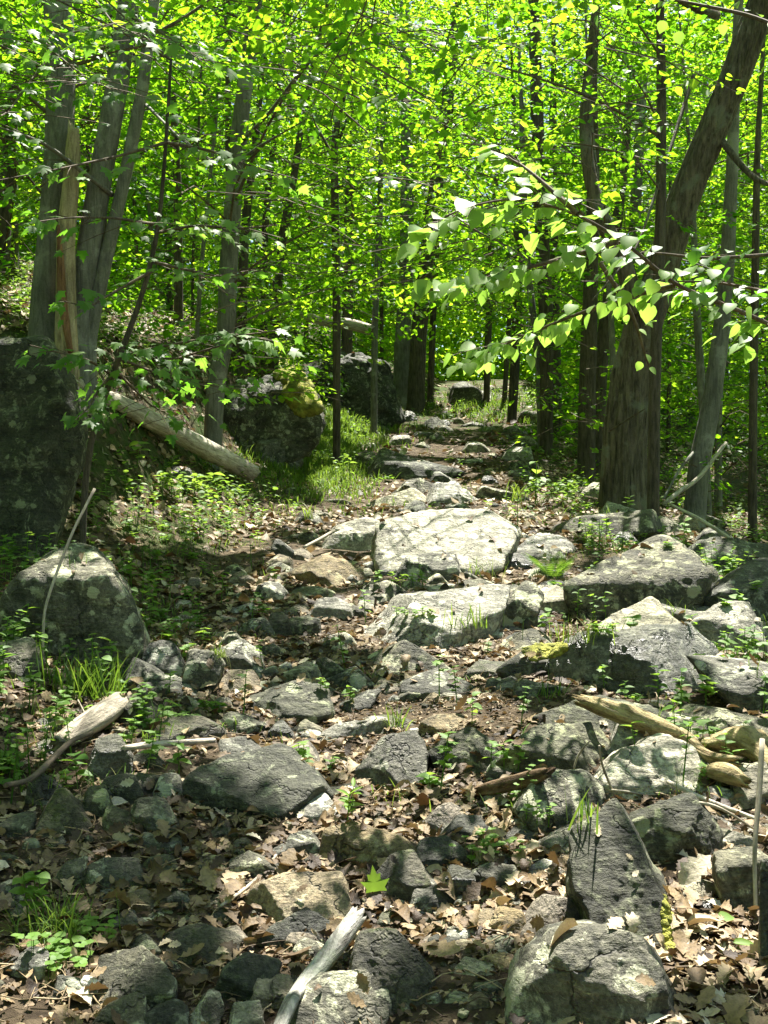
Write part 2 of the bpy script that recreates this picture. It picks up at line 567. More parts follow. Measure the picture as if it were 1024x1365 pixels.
def hull2(pts):
    pts = sorted(map(tuple, pts))

    def half(ps):
        h = []
        for p in ps:
            while len(h) > 1 and (h[-1][0] - h[-2][0]) * (p[1] - h[-2][1]) - (h[-1][1] - h[-2][1]) * (p[0] - h[-2][0]) <= 0:
                h.pop()
            h.append(p)
        return h
    a = half(pts)
    b = half(pts[::-1])
    return np.array(a[:-1] + b[:-1])


def rock_from_planes(C, planes, sub, seed, sharp=16, rough=1.0):
    d, f = ICO[sub]
    r = np.random.default_rng(seed)
    nn = norm(np.array([p[0] for p in planes]))
    dd = np.maximum(np.array([p[1] for p in planes]), 0.02)
    size = float(np.mean(dd))
    # a few chipped corners
    for _ in range(8):
        q = norm(r.normal(size=3))
        if q[2] < -0.2 or abs(q[0]) > .75:
            continue
        s = np.maximum(nn @ q / dd, 0)
        sup = (np.sum(s ** 10)) ** -0.1
        nn = np.vstack([nn, q])
        dd = np.append(dd, sup * r.uniform(0.88, 0.99))
    w = d + 0.07 * rough * np.stack([fbm(d * 2.3 + seed * 1.7 + k * 11, 2) for k in range(3)], -1)
    w = norm(w)
    s = np.maximum(w @ nn.T / dd, 0)
    rad = np.sum(s ** sharp, 1) ** (-1.0 / sharp)
    v = d * rad[:, None]
    v = v * (1 + 0.05 * rough * fbm(d * 3.1 + seed, 3)[:, None])
    q = v / size
    rdg = 1 - np.abs(fbm(q * 1.7 + seed * 4.1, 3)) * 2.2
    v = v - d * (0.05 * rough * size * np.clip(rdg - .55, 0, 1))[:, None]
    v = v + d * (0.045 * rough * size * fbm(q * 2.6 + seed * 2.3, 3) + 0.018 * rough * size * fbm(q * 9 + seed, 2))[:, None]
    return v + C, f


rocks = []
SEED = [100]


def R(label, mat, poly, tf=0.5, dr=0.8, Y=None, name='rock', cat='rock', group=None, sub=None, sharp=22, rough=1.15, extra=None):
    SEED[0] += 1
    r = np.random.default_rng(SEED[0])
    poly = hull2(poly)
    x0, y0 = poly.min(0)
    x1, y1 = poly.max(0)
    cx, cy = (x0 + x1) / 2, (y0 + y1) / 2
    if Y is None:
        Y = hit(min(max(cx, -60), 1085), min(y1 - 0.06 * (y1 - y0), 1400))
    W = (x1 - x0) * Y / F
    D = W * dr
    CYd = Y + 0.42 * D
    C = P(cx, cy, CYd)
    H = (y1 - y0) * CYd / F
    view = norm(C - np.array([0, 0, ZC]))
    right = norm(np.cross(view, [0, 0, 1.0]))
    up = np.cross(right, view)
    planes = []
    n = len(poly)
    ctr = np.array([cx, cy])
    for i in range(n):
        a, b = poly[i] - ctr, poly[(i + 1) % n] - ctr
        a = np.array([a[0], -a[1]]) * CYd / F
        b = np.array([b[0], -b[1]]) * CYd / F
        e = b - a
        if np.linalg.norm(e) < 1e-6:
            continue
        nn = norm(np.array([e[1], -e[0]]))
        if nn @ a < 0:
            nn = -nn
        dist = nn @ a
        n3 = nn[0] * right + nn[1] * up
        if nn[1] < -0.5:
            dist += 0.22 * H + 0.02
            t = 0.1
        else:
            t = r.uniform(0.04, 0.18)
            dist *= 1.09
        n3 = n3 - view * t
        planes.append((n3, max(dist, 0.02) / math.sqrt(1 + t * t)))
    planes.append((np.array([r.uniform(-.25, .25), -1, r.uniform(0.05, .35)]), 0.46 * D))
    planes.append((np.array([r.uniform(-.2, .2), 1, r.uniform(0, .25)]), 0.56 * D))
    zf, zb = -H / 2 + tf * H, H / 2 + 0.02 * H
    nt_ = norm(np.array([r.uniform(-.1, .1), -(zb - zf) / (0.86 * D), 1]))
    planes.append((nt_, max(nt_ @ np.array([0, -0.46 * D, zf]), 0.12 * H)))
    for e in (extra or []):
        planes.append(e(W, D, H))
    area = W * H * (F / CYd) ** 2
    if sub is None:
        sub = 6 if area > 9000 else 5 if area > 2500 else 4
    v, f = rock_from_planes(C, planes, sub, SEED[0], sharp, rough)
    base = np.array([C[0], C[1], v[:, 2].min()])
    o = mesh_obj(name, v, f, M[mat], loc=base, smooth=True)
    tag(o, label, cat, group)
    global bvh_n
    bvh_v.append(v)
    bvh_f.append(f + bvh_n)
    bvh_n += len(v)
    bvh_src.append(('r', len(f)))
    rocks.append(dict(o=o, C=C, W=W, D=D, H=H, poly=poly))
    return o


B = 'boulder'
R('big blotched lichen boulder cut off by the bottom of the picture', 'grey', [(690, 1300), (715, 1260), (760, 1215), (800, 1198), (835, 1215), (852, 1255), (885, 1310), (895, 1385), (690, 1395)], .45, .9, name=B, cat=B)
R('long dark rock with mossy flank pointing down beside the bottom boulder', 'dark', [(765, 1100), (790, 1066), (815, 1064), (842, 1110), (868, 1170), (893, 1220), (905, 1270), (885, 1310), (840, 1290), (790, 1240), (765, 1180)], .05, 2.4, name=B, cat=B)
R('dark square block overhanging a black hollow under the pale rounded boulder', 'dark', [(840, 1075), (870, 1052), (920, 1058), (950, 1100), (948, 1140), (900, 1162), (870, 1150), (845, 1110)], .5, .8)
R('grey block with shaded front beside the hanging withered leaf', 'grey', [(955, 1140), (965, 1128), (1000, 1130), (1030, 1150), (1030, 1218), (970, 1218), (957, 1180)], .8, .8)
R('tall grey slab behind the upright dead cane at the picture edge', 'dark', [(1012, 1095), (1045, 1078), (1075, 1300), (1020, 1300)], .9, .8)
R('pale sunlit rock beside the splintered yellow wood chunk', 'pale', [(975, 1035), (990, 1012), (1055, 1008), (1058, 1078), (985, 1072)], .5, .8)
R('pale rounded boulder with sunny speckled top below the yellow rotten branch', 'pale', [(800, 1042), (830, 1005), (880, 987), (922, 998), (942, 1028), (952, 1058), (905, 1078), (840, 1078)], .35, .8, name=B, cat=B)
R('green grey lichened boulder just left below the mossy capped block'.replace('left ', ''), 'dark', [(668, 1003), (700, 975), (735, 950), (772, 946), (818, 955), (828, 985), (800, 1020), (745, 1035), (690, 1028)], .45, .8, name=B, cat=B)
R('low dark ledge rock lying under the shiny faced boulder', 'dark', [(720, 940), (760, 912), (830, 908), (878, 922), (885, 965), (830, 985), (740, 968)], .4, .9)
R('wide shaded slab strewn with leaves behind the yellow rotten branch', 'grey', [(870, 952), (910, 922), (1000, 930), (1060, 945), (1060, 1005), (930, 1008), (885, 985)], .35, .9)
R('square shouldered boulder with shiny white glare on its front', 'wet', [(735, 885), (768, 852), (860, 848), (946, 828), (950, 880), (944, 930), (880, 935), (800, 925), (740, 910)], .75, .7, name=B, cat=B, sharp=22)
R('broad sunlit boulder at the picture edge over a black cavity', 'grey', [(942, 868), (985, 858), (1070, 880), (1070, 960), (1012, 948), (975, 905)], .4, .8, name=B, cat=B)
R('flat topped pale block with dark right shoulder above the shiny boulder'.replace('right ', ''), 'pale', [(918, 818), (940, 804), (995, 806), (1012, 840), (1018, 868), (960, 870), (925, 850)], .6, .8)
R('big boulder with white lichen blotches and sunlit sloping top', 'grey', [(752, 775), (785, 726), (830, 711), (880, 721), (916, 738), (942, 760), (932, 800), (900, 822), (860, 828), (820, 812), (762, 805)], .55, .8, name=B, cat=B)
R('sunlit tilted slab wedged under the white blotched boulder', 'pale', [(798, 835), (828, 800), (860, 798), (905, 832), (890, 852), (835, 856)], .3, .9)
R('dark boulder in deep shade beyond the white blotched boulder', 'dark', [(935, 805), (952, 770), (1000, 742), (1060, 765), (1060, 840), (990, 825)], .6, .8, name=B, cat=B)
R('dark wedge shaped stone leaning below the green fern', 'grey', [(648, 822), (705, 774), (722, 795), (716, 818), (672, 842)], .7, .6, sharp=24)
R('small dark stone tucked beside the wedge shaped stone', 'dark', [(686, 832), (722, 812), (730, 838), (695, 844)], .6, .7)
R('low block capped with a strip of yellow moss', 'moss', [(668, 888), (695, 865), (757, 860), (762, 882), (730, 905), (688, 900)], .6, .6)
R('largest flat pale boulder glowing in sun in mid trail', 'pale', [(503, 748), (508, 702), (545, 684), (640, 682), (682, 715), (672, 748), (612, 768), (540, 766)], .22, 1.0, name=B, cat=B)
R('narrow grey stone against the foot of the largest flat boulder', 'grey', [(528, 768), (545, 742), (600, 738), (612, 765), (570, 776)], .5, .5)
R('long bright slab spanning mid trail below the largest flat boulder', 'pale', [(463, 862), (478, 822), (510, 800), (580, 794), (664, 788), (655, 832), (600, 852), (560, 872), (490, 882)], .3, .9, name=B, cat=B)
R('shadowed step rock with broken end below the long bright slab', 'grey', [(478, 884), (510, 858), (570, 848), (600, 862), (608, 886), (590, 898), (510, 896)], .6, .7)
R('smooth hump of sunlit stone west of the largest flat boulder'.replace('west of', 'butting'), 'pale', [(428, 732), (450, 705), (490, 694), (512, 700), (508, 727), (470, 738)], .4, .8)
R('oval stone half in sun below the smooth hump stone', 'tan', [(403, 762), (430, 745), (475, 749), (482, 766), (450, 784), (420, 778)], .4, .8)
R('round pale cobble alone on the shaded leaf bed', 'grey', [(338, 802), (345, 778), (365, 769), (382, 790), (376, 803)], .6, .8, name='cobble')
R('small upright dark stone at the edge of the sunny leaves', 'grey', [(360, 742), (368, 716), (392, 735), (386, 748)], .7, .7)
R('brick sized pale stone with shaded face in mid trail', 'pale', [(413, 823), (425, 799), (460, 797), (467, 813), (456, 828)], .6, .6, sharp=22)
R('flat dark oval stone with one white lichen spot', 'dark', [(313, 952), (340, 924), (400, 909), (430, 913), (438, 940), (396, 964), (350, 968)], .3, .8)
R('grey stone under the tuft of bleached hanging grass', 'grey', [(243, 910), (255, 868), (275, 854), (297, 885), (287, 918), (260, 924)], .6, .8)
R('smooth topped stone behind the bleached grass tuft', 'grey', [(293, 868), (320, 852), (345, 868), (352, 892), (330, 898), (305, 888)], .5, .7)
R('yellowish low stone in front of the bleached grass tuft', 'tan', [(283, 913), (300, 880), (330, 888), (347, 912), (300, 924)], .3, .8)
R('very wide dark mossy flat boulder amid shaded trail', 'dark', [(228, 1070), (260, 1035), (300, 1012), (370, 1005), (412, 1030), (434, 1062), (402, 1100), (340, 1118), (278, 1114)], .2, 1.0, name=B, cat=B)
R('grey flake lying on the upper edge of the wide dark boulder', 'grey', [(293, 1008), (300, 987), (330, 984), (352, 1005), (322, 1018)], .4, .8)
R('flat buff slab in sun above the wide dark boulder', 'tan', [(343, 1014), (360, 988), (400, 984), (428, 1022), (400, 1034)], .2, .9)
R('blazing white rock with ragged leafy edge in mid trail', 'pale', [(428, 980), (450, 954), (500, 948), (518, 965), (512, 994), (450, 996)], .3, .8)
R('small grey diamond shaped flagstone tilted in the trail', 'grey', [(458, 932), (470, 918), (506, 920), (491, 950), (475, 948)], .35, .8, sharp=24)
R('long shaded flagstone with a squared end above the diamond flagstone', 'grey', [(428, 908), (440, 894), (500, 884), (508, 900), (465, 917), (438, 923)], .5, .7, sharp=22)
R('long pale flat stone crossing the trail beside the green grass sprig', 'tan', [(547, 962), (553, 944), (590, 938), (655, 944), (664, 960), (610, 974), (560, 978)], .35, .7)
R('dark green mossy stone in front of the long pale flat stone', 'dark', [(572, 1004), (600, 984), (626, 973), (660, 998), (674, 1018), (640, 1034), (588, 1034)], .5, .7)
R('dark mossy slanting slab amid the trail by the white seedling'.replace('white ', 'tall '), 'moss', [(472, 1036), (510, 988), (560, 982), (568, 1010), (560, 1048), (500, 1060)], .3, .8)
R('bright speckled stone beside the tall seedling', 'pale', [(398, 1084), (425, 1058), (457, 1063), (468, 1086), (440, 1100), (408, 1100)], .5, .8)
R('blunt tan block squarely below the tall seedling', 'tan', [(430, 1142), (437, 1099), (460, 1093), (522, 1104), (548, 1126), (532, 1148), (480, 1160), (438, 1154)], .55, .7)
R('brown tilted flagstone leaning up from dark stones in mid trail', 'tan', [(552, 1114), (590, 1068), (616, 1056), (630, 1075), (612, 1098), (570, 1116)], .3, .5, sharp=24)
R('dark angular stone under the brown tilted flagstone', 'dark', [(590, 1112), (610, 1090), (635, 1088), (650, 1105), (640, 1122), (605, 1124)], .6, .7)
R('rounded mossy rock under bright clover beside the rotten log piece', 'grey', [(698, 1064), (720, 1034), (770, 1028), (798, 1045), (804, 1082), (770, 1106), (722, 1100)], .45, .8, name=B, cat=B)
R('dark leaning mossy stone next to the lone green leaf', 'moss', [(493, 1168), (510, 1143), (550, 1138), (578, 1180), (562, 1210), (520, 1206)], .5, .7)
R('low dark stone behind the pair of black stones', 'dark', [(552, 1144), (565, 1116), (610, 1113), (624, 1140), (590, 1160)], .5, .7)
R('blackish upright stone of the touching pair below the clover patch', 'wet', [(591, 1184), (600, 1156), (622, 1153), (634, 1175), (627, 1204), (605, 1204)], .7, .7)
R('grey rounded stone of the touching pair below the clover patch', 'grey', [(631, 1163), (650, 1153), (686, 1156), (690, 1187), (650, 1194), (635, 1184)], .6, .7)
R('stone with flat yellowish lichen face beside the bottom boulder', 'tan', [(703, 1224), (720, 1183), (746, 1178), (778, 1200), (762, 1240), (724, 1250)], .2, .8)
R('dark round backed rock beyond the top of the pale broken branch', 'moss', [(468, 1304), (480, 1248), (530, 1243), (573, 1290), (568, 1344), (490, 1350)], .6, .8)
R('smooth grey boulder under the pale broken branch', 'grey', [(392, 1358), (410, 1314), (440, 1303), (502, 1303), (518, 1335), (505, 1390), (398, 1390)], .35, .8, name=B, cat=B)
R('long tan rock with a sun patch above the dark stones near bottom', 'tan', [(308, 1220), (340, 1184), (400, 1168), (452, 1170), (460, 1205), (420, 1228), (360, 1244), (318, 1236)], .35, .7)
R('thin dark slab tucked under the long tan rock', 'dark', [(352, 1244), (400, 1210), (442, 1224), (434, 1258), (370, 1264)], .4, .6)
R('dark mossy hump below the long tan rock', 'moss', [(193, 1284), (225, 1244), (280, 1229), (318, 1255), (312, 1274), (240, 1286)], .5, .7)
R('dark wedge with knife edge standing near the bottom edge', 'dark', [(283, 1344), (300, 1293), (350, 1263), (373, 1290), (348, 1334), (300, 1350)], .35, .7, sharp=24)
R('brown rounded stone between the dark wedge and the pale branch', 'tan', [(333, 1338), (345, 1304), (386, 1303), (394, 1330), (368, 1350)], .6, .7)
R('pale cube of stone at the bottom edge under the dark wedge', 'pale', [(303, 1378), (318, 1334), (346, 1338), (354, 1390), (305, 1390)], .6, .8, sharp=24)
R('light grey triangular stone at the bottom edge beside the pale cube', 'grey', [(248, 1366), (285, 1311), (298, 1345), (283, 1386), (250, 1386)], .3, .8)
R('broad grey rock with ragged pale crown below the yellow clover', 'grey', [(133, 1334), (140, 1274), (190, 1268), (234, 1300), (230, 1334), (160, 1350)], .5, .8, name=B, cat=B)
R('grey ridge of rock running off the bottom edge', 'grey', [(105, 1385), (140, 1344), (190, 1324), (198, 1390), (110, 1390)], .3, .9)
R('dark rock running off the bottom edge beside the grey ridge', 'dark', [(188, 1372), (205, 1329), (250, 1339), (250, 1390), (190, 1390)], .5, .8)
R('grey stone with a white streak beneath the long bladed grass tuft', 'grey', [(-4, 1306), (10, 1280), (40, 1261), (63, 1275), (53, 1310), (15, 1318)], .3, .8)
R('small dark stone touching the white quartz lump', 'dark', [(72, 1326), (80, 1300), (108, 1298), (116, 1320), (95, 1336)], .6, .7)
R('white quartz lump lit among leaves', 'white', [(108, 1308), (117, 1296), (137, 1312), (131, 1328), (117, 1324)], .5, .7, name='quartz_stone', cat='stone')
R('dark squared stone behind the long bladed grass tuft', 'dark', [(113, 1190), (120, 1154), (140, 1146), (182, 1149), (188, 1172), (160, 1190)], .55, .7, sharp=22)
R('small grey stone lying against the squared stone behind the grass tuft', 'grey', [(73, 1170), (90, 1150), (115, 1144), (112, 1178), (85, 1186)], .6, .7)
R('grey hump half buried in dull leaves near a long twig', 'grey', [(307, 1156), (315, 1129), (345, 1127), (363, 1145), (347, 1170), (320, 1170)], .5, .7)
R('thin slate like slab lying flat among dull leaves', 'grey', [(187, 1120), (193, 1112), (238, 1116), (240, 1130), (190, 1133)], .5, .5)
R('black block perched on top of the dark stone heap', 'wet', [(117, 1034), (130, 988), (155, 980), (173, 1005), (175, 1028), (145, 1040)], .7, .8)
R('dark stone directly beneath the perched black block', 'dark', [(133, 1060), (143, 1030), (176, 1028), (185, 1050), (166, 1072)], .6, .7)
R('mossy rock at the lower end of the dark stone heap', 'moss', [(42, 1116), (75, 1058), (102, 1053), (128, 1085), (127, 1106), (80, 1122)], .4, .8)
R('greenish cobble east of the dark stone heap'.replace('east of', 'at the trailward foot of'), 'dark', [(173, 1114), (185, 1068), (216, 1063), (233, 1100), (211, 1118)], .5, .8)
R('dark cobble lodged between the greenish cobble and the heap', 'dark', [(132, 1114), (145, 1074), (170, 1074), (178, 1108)], .6, .8)
R('slim upright stone within the dark stone heap', 'dark', [(107, 1090), (120, 1048), (140, 1048), (148, 1080), (130, 1096)], .7, .7)
R('small lone cobble above the greenish cobble', 'grey', [(203, 1060), (215, 1034), (237, 1029), (243, 1050), (220, 1064)], .6, .7, name='cobble')
R('dark flat rock under the mossy forked stick', 'moss', [(35, 1068), (50, 1028), (78, 1034), (82, 1062), (55, 1078)], .4, .8)
R('low dark rock at the picture edge below the mossy forked stick', 'dark', [(-15, 1122), (0, 1082), (46, 1084), (42, 1120)], .5, .8)
R('shaded stone at the end of the half buried log', 'moss', [(146, 965), (155, 934), (190, 918), (212, 935), (208, 958), (170, 974)], .5, .7)
R('dark stone with a rough sunlit top near the big grey boulder', 'dark', [(167, 910), (180, 879), (206, 878), (217, 900), (202, 925), (175, 926)], .5, .7)
R('grey slanted stone leaning beside the dark rough topped stone', 'grey', [(193, 876), (205, 849), (231, 858), (243, 886), (215, 906)], .4, .7)
R('great grey green domed boulder behind the dead cane', 'grey', [(3, 805), (30, 760), (70, 730), (120, 724), (147, 755), (172, 790), (184, 832), (168, 858), (150, 872), (90, 890), (40, 876), (8, 845)], .75, .8, name=B, cat=B, sharp=12)
R('huge near black boulder standing taller than the log in deep shade', 'dark', [(-80, 720), (-80, 470), (-20, 446), (40, 440), (66, 460), (82, 500), (106, 545), (108, 590), (92, 650), (70, 715), (40, 730)], .9, .8, Y=9.3, name=B, cat=B)
R('mossy lump at the picture edge under the domed boulder', 'moss', [(-10, 905), (0, 860), (40, 854), (58, 880), (42, 910)], .5, .8)
R('small dark stone beside the teal stone in mid trail', 'dark', [(383, 842), (390, 818), (403, 824), (425, 826), (426, 850), (390, 852)], .6, .7)
R('teal tinged small stone in mid trail shade', 'moss', [(355, 845), (362, 815), (381, 813), (387, 840), (372, 850)], .6, .7)
R('flat greyish slab on which the long bright slab leans', 'grey', [(478, 810), (485, 786), (515, 777), (543, 794), (512, 806)], .3, .8)
R('small shaded stone above the flat dark oval stone', 'dark', [(418, 905), (424, 880), (446, 874), (458, 890), (440, 908)], .4, .7)
R('upper trail slab catching sun at its upper edge', 'grey', [(507, 655), (520, 634), (560, 631), (585, 650), (552, 664)], .3, .9)
R('leaf covered bright step stone below the dark ledge', 'pale', [(572, 670), (588, 644), (625, 647), (644, 665), (610, 676)], .25, .9)
R('small white topped stone high on the trail by a straight trunk', 'pale', [(672, 608), (680, 596), (705, 594), (709, 610), (685, 615)], .5, .8)
R('brown stone beneath the small white topped stone', 'dark', [(677, 630), (684, 611), (712, 611), (718, 628)], .7, .8)
R('long dark bedrock ledge crossing the upper trail', 'dark', [(495, 628), (510, 605), (560, 604), (604, 608), (622, 626), (560, 640)], .5, .7)
R('white capped small stone at the foot of the thick leaning tree', 'pale', [(775, 660), (783, 644), (805, 643), (809, 658), (790, 664)], .6, .7)
R('curved slab with black underside above the white blotched boulder', 'grey', [(745, 706), (778, 684), (830, 678), (862, 680), (868, 702), (820, 716), (762, 720)], .6, .8)
R('bright stone beside the slender trunk below the leaning tree', 'pale', [(803, 684), (815, 667), (846, 669), (853, 690), (830, 696)], .5, .8)
R('round pinkish stone in grass beyond the white blotched boulder', 'tan', [(892, 697), (903, 682), (925, 684), (930, 702), (905, 706)], .6, .8)
R('angular stone with a lit corner on the far slope by dry grass', 'grey', [(927, 728), (945, 709), (966, 728), (962, 750), (940, 752)], .5, .8)
R('pale small stone beside the sunny grass spot high on the trail', 'pale', [(517, 594), (528, 579), (545, 582), (549, 594)], .5, .8)
R('steep rock face with bright yellow moss beside the ledge', 'dark', [(265, 600), (295, 535), (345, 470), (365, 462), (395, 500), (415, 530), (427, 552), (420, 572), (375, 592)], .35, .9, Y=18.6, name='rock_outcrop', cat='rock outcrop', sharp=20, rough=2.0)
R('low dark bedrock ledge stepping down beside the fallen grey log', 'dark', [(120, 560), (150, 520), (215, 510), (250, 545), (262, 600), (215, 612), (150, 606)], .5, .5, Y=16.9, name='rock_outcrop', cat='rock outcrop', sharp=14)
R('bluish grey rock in shade right under the curved pale trunk'.replace('right ', ''), 'wet', [(298, 585), (325, 563), (365, 575), (398, 608), (380, 620), (330, 612)], .3, .8)
R('shaded outcrop carrying the old fallen trunk far up the bank', 'dark', [(400, 545), (410, 470), (440, 445), (490, 447), (515, 480), (530, 540), (470, 560)], .6, .8, name='rock_outcrop', cat='rock outcrop', sharp=18, rough=2.0)
R('brown rounded boulder at the head of the trail by the clearing', 'dark', [(598, 540), (606, 514), (622, 506), (638, 514), (643, 535), (625, 544)], .7, .9, name=B, cat=B)
R('bare bedrock shining in the sunny clearing at the head of the trail', 'pale', [(612, 516), (640, 506), (700, 514), (722, 548), (690, 562), (650, 556)], .12, .7, Y=40.5, name=B, cat=B)
R('grey rock showing through weeds on the bank below the outcrop', 'wet', [(222, 645), (232, 618), (250, 616), (256, 640), (240, 650)], .6, .7)

# the moss strip on the outcrop and the capped block are parts of those rocks (thin mossy cushions that follow the stone)
BV = None


def build_bvh():
    global BV
    vs = np.concatenate(bvh_v)
    polys = []
    for f in bvh_f:
        polys.extend(f.tolist())
    BV = BVHTree.FromPolygons(vs.tolist(), polys)


build_bvh()


def cast(px, py, up=0.0):
    d = Vector(((px - 512) / F, 1, (682.5 - py) / F)).normalized()
    h = BV.ray_cast(Vector((0, 0, ZC)), d)
    if h[0] is None:
        return P(px, py, 45.0), np.array([0, 0, 1.0])
    return np.array(h[0]) + up * np.array(h[1]), np.array(h[1])


def drop(x, y, z0=30.0):
    h = BV.ray_cast(Vector((x, y, z0)), Vector((0, 0, -1)))
    if h[0] is None:
        return gz(x, y), np.array([0, 0, 1.0])
    return h[0][2], np.array(h[1])


def cushion(parent, poly, seed, thick=0.025, step=2.0, name='moss_cushion'):
    """a moss pad moulded onto a rock: many small tufts following its surface"""
    r = np.random.default_rng(seed)
    poly = np.array(poly, float)
    acc = Acc()
    x0, y0 = poly.min(0)
    x1, y1 = poly.max(0)

    def inside(x, y):
        c = False
        j = len(poly) - 1
        for i in range(len(poly)):
            if (poly[i][1] > y) != (poly[j][1] > y) and x < (poly[j][0] - poly[i][0]) * (y - poly[i][1]) / (poly[j][1] - poly[i][1]) + poly[i][0]:
                c = not c
            j = i
        return c
    d, f = ico(1)
    for y in np.arange(y0, y1, step):
        for x in np.arange(x0, x1, step):
            a, b = x + r.normal() * step * .5, y + r.normal() * step * .5
            if not inside(a, b) or vnoise(np.array([[a * .09, b * .09, seed]]))[0] < -0.75:
                continue
            p, n = cast(a, b)
            s = thick * r.uniform(.6, 1.5) * max(1, p[1] / 7)
            t = norm(np.cross(n, [0.3, 0.8, 0.1]))
            bi = np.cross(n, t)
            q = d * r.uniform(.8, 1.2, (len(d), 1))
            v = p + s * (1.5 * q[:, :1] * t + 1.5 * q[:, 1:2] * bi + 0.55 * q[:, 2:] * n)
            acc.add(v, f)
    return acc.build(name, M['mossy'], parent, parent.location, True)


byl = {r['o']['label']: r['o'] for r in rocks}
cushion(byl['steep rock face with bright yellow moss beside the ledge'], [(352, 462), (372, 468), (400, 500), (418, 528), (424, 548), (405, 548), (392, 540), (378, 505), (360, 485)], 5, 0.03)
cushion(byl['low block capped with a strip of yellow moss'], [(698, 868), (705, 861), (755, 859), (750, 870), (712, 880)], 6, 0.02)
cushion(byl['long dark rock with mossy flank pointing down beside the bottom boulder'], [(885, 1190), (895, 1215), (904, 1250), (896, 1275), (888, 1240)], 8, 0.012, 3)

# half buried slabs that fill the bed between the named rocks
SLABS = [
    ('flat half buried slab in the shaded stony bed of the lower trail', (150, 700, 890, 1350), 34, (50, 105), (.28, .5), ['dark', 'grey', 'grey', 'moss', 'tan', 'dark'], 'flat_stone'),
    ('weathered rock packed into the pile of boulders along the trail edge', (670, 1030, 770, 1210), 26, (55, 110), (.4, .75), ['dark', 'grey', 'grey', 'wet', 'pale'], 'rock'),
    ('broken pale slab bedded in the sunny middle of the trail', (400, 720, 660, 920), 24, (36, 84), (.25, .5), ['pale', 'grey', 'tan', 'pale'], 'flat_stone'),
]
for lab, (x0, x1, y0, y1), n, (s0, s1), (h0, h1), mats, nm in SLABS:
    r = np.random.default_rng(len(lab) + 3)
    k = 0
    mine = []
    while k < n:
        w = r.uniform(s0, s1)
        h = w * r.uniform(h0, h1)
        x, y = r.uniform(x0, x1), r.uniform(y0, y1)
        cover = sum(1 for q in rocks[:106] if q['poly'][:, 0].min() + 4 < x < q['poly'][:, 0].max() - 4 and q['poly'][:, 1].min() + 2 < y - h * .4 < q['poly'][:, 1].max() - 2)
        if cover or any(abs(a - x) < .42 * (w + b) and abs(c - y) < .8 * h for a, b, c in mine):
            if r.random() < .985:
                continue
        a = np.sort(r.uniform(0, 2 * math.pi, 7))
        pl = [(x + .5 * w * math.cos(t) * r.uniform(.8, 1), y - .5 * h + .5 * h * math.sin(t)) for t in a]
        pl += [(x - w / 2, y - h * .25), (x + w / 2, y - h * .35)]
        R(lab, mats[r.integers(0, len(mats))], pl, r.uniform(.15, .5), r.uniform(.7, 1.1), name=nm, cat=nm.replace('flat_', ''), group=lab, sub=5 if w > 60 else 4, sharp=26)
        mine.append((x, w, y))
        k += 1

# small stones lying between the named ones
ZONES = [
    ('small rough grey stones strewn through the shaded leaf litter of the lower trail', (170, 700, 1110, 1350), 70, (22, 62)),
    ('small dark stones packed round the dark stone heap beside the trail', (0, 300, 960, 1240), 36, (20, 48)),
    ('small pale stones scattered across the sunny middle of the trail', (370, 680, 700, 1000), 56, (14, 42)),
    ('little stones lying in the shade beside the sunny middle of the trail', (230, 420, 770, 1000), 30, (16, 40)),
    ('little stones wedged among the boulders beside the trail', (660, 1020, 700, 1220), 42, (20, 60)),
    ('tiny stones dotted along the upper trail below the clearing', (480, 710, 560, 690), 40, (9, 34)),
]
for lab, (x0, x1, y0, y1), n, (s0, s1) in ZONES:
    r = np.random.default_rng(len(lab))
    k = 0
    while k < n:
        w = r.uniform(s0, s1)
        h = w * r.uniform(.35, .75)
        x, y = r.uniform(x0, x1), r.uniform(y0, y1)
        if any(q['poly'][:, 0].min() - 4 < x < q['poly'][:, 0].max() + 4 and q['poly'][:, 1].min() < y - h * .3 and y < q['poly'][:, 1].max() + 2 for q in rocks[:190]):
            if r.random() < .93:
                continue
        a = np.sort(r.uniform(0, 2 * math.pi, 7))
        pl = [(x + .5 * w * math.cos(t) * r.uniform(.8, 1), y - .5 * h + .5 * h * math.sin(t)) for t in a]
        pl += [(x - w / 2, y - h * .3), (x + w / 2, y - h * .3)]
        R(lab, ['dark', 'grey', 'grey', 'tan', 'pale', 'wet'][r.integers(0, 6)] if 'pale' not in lab else ['pale', 'grey', 'tan'][r.integers(0, 3)], pl, r.uniform(.3, .8), r.uniform(.6, 1), name='stone', cat='stone', group=lab, sub=4 if w > 24 else 3)
        k += 1

build_bvh()

# gravel nobody could count
acc = Acc()
r = np.random.default_rng(3)
d, f = ico(1)
for _ in range(2200):
    Y = 2.4 + 13 * r.random() ** 1.6
    x = r.normal() * 0.16 * Y
    s = r.uniform(.008, .03)
    z = gz(x, Y)
    m = Matrix.Rotation(r.uniform(0, 6.3), 3, 'Z')
    v = (d * r.uniform(.65, 1.25, (len(d), 1))) * [s, s * r.uniform(.6, 1), s * r.uniform(.4, .7)]
    acc.add(v @ np.array(m).T + [x, Y, z + s * .2], f, r.random())
g = acc.build('gravel', [M['grey']])
tag(g, 'fine gravel and stone chips in the bed of the trail', 'gravel', kind='stuff')
# ------------------------------------------------------------------ trees: trunks
TREES = []          # dict(root, x, y, z0, z1, limb source polyline)


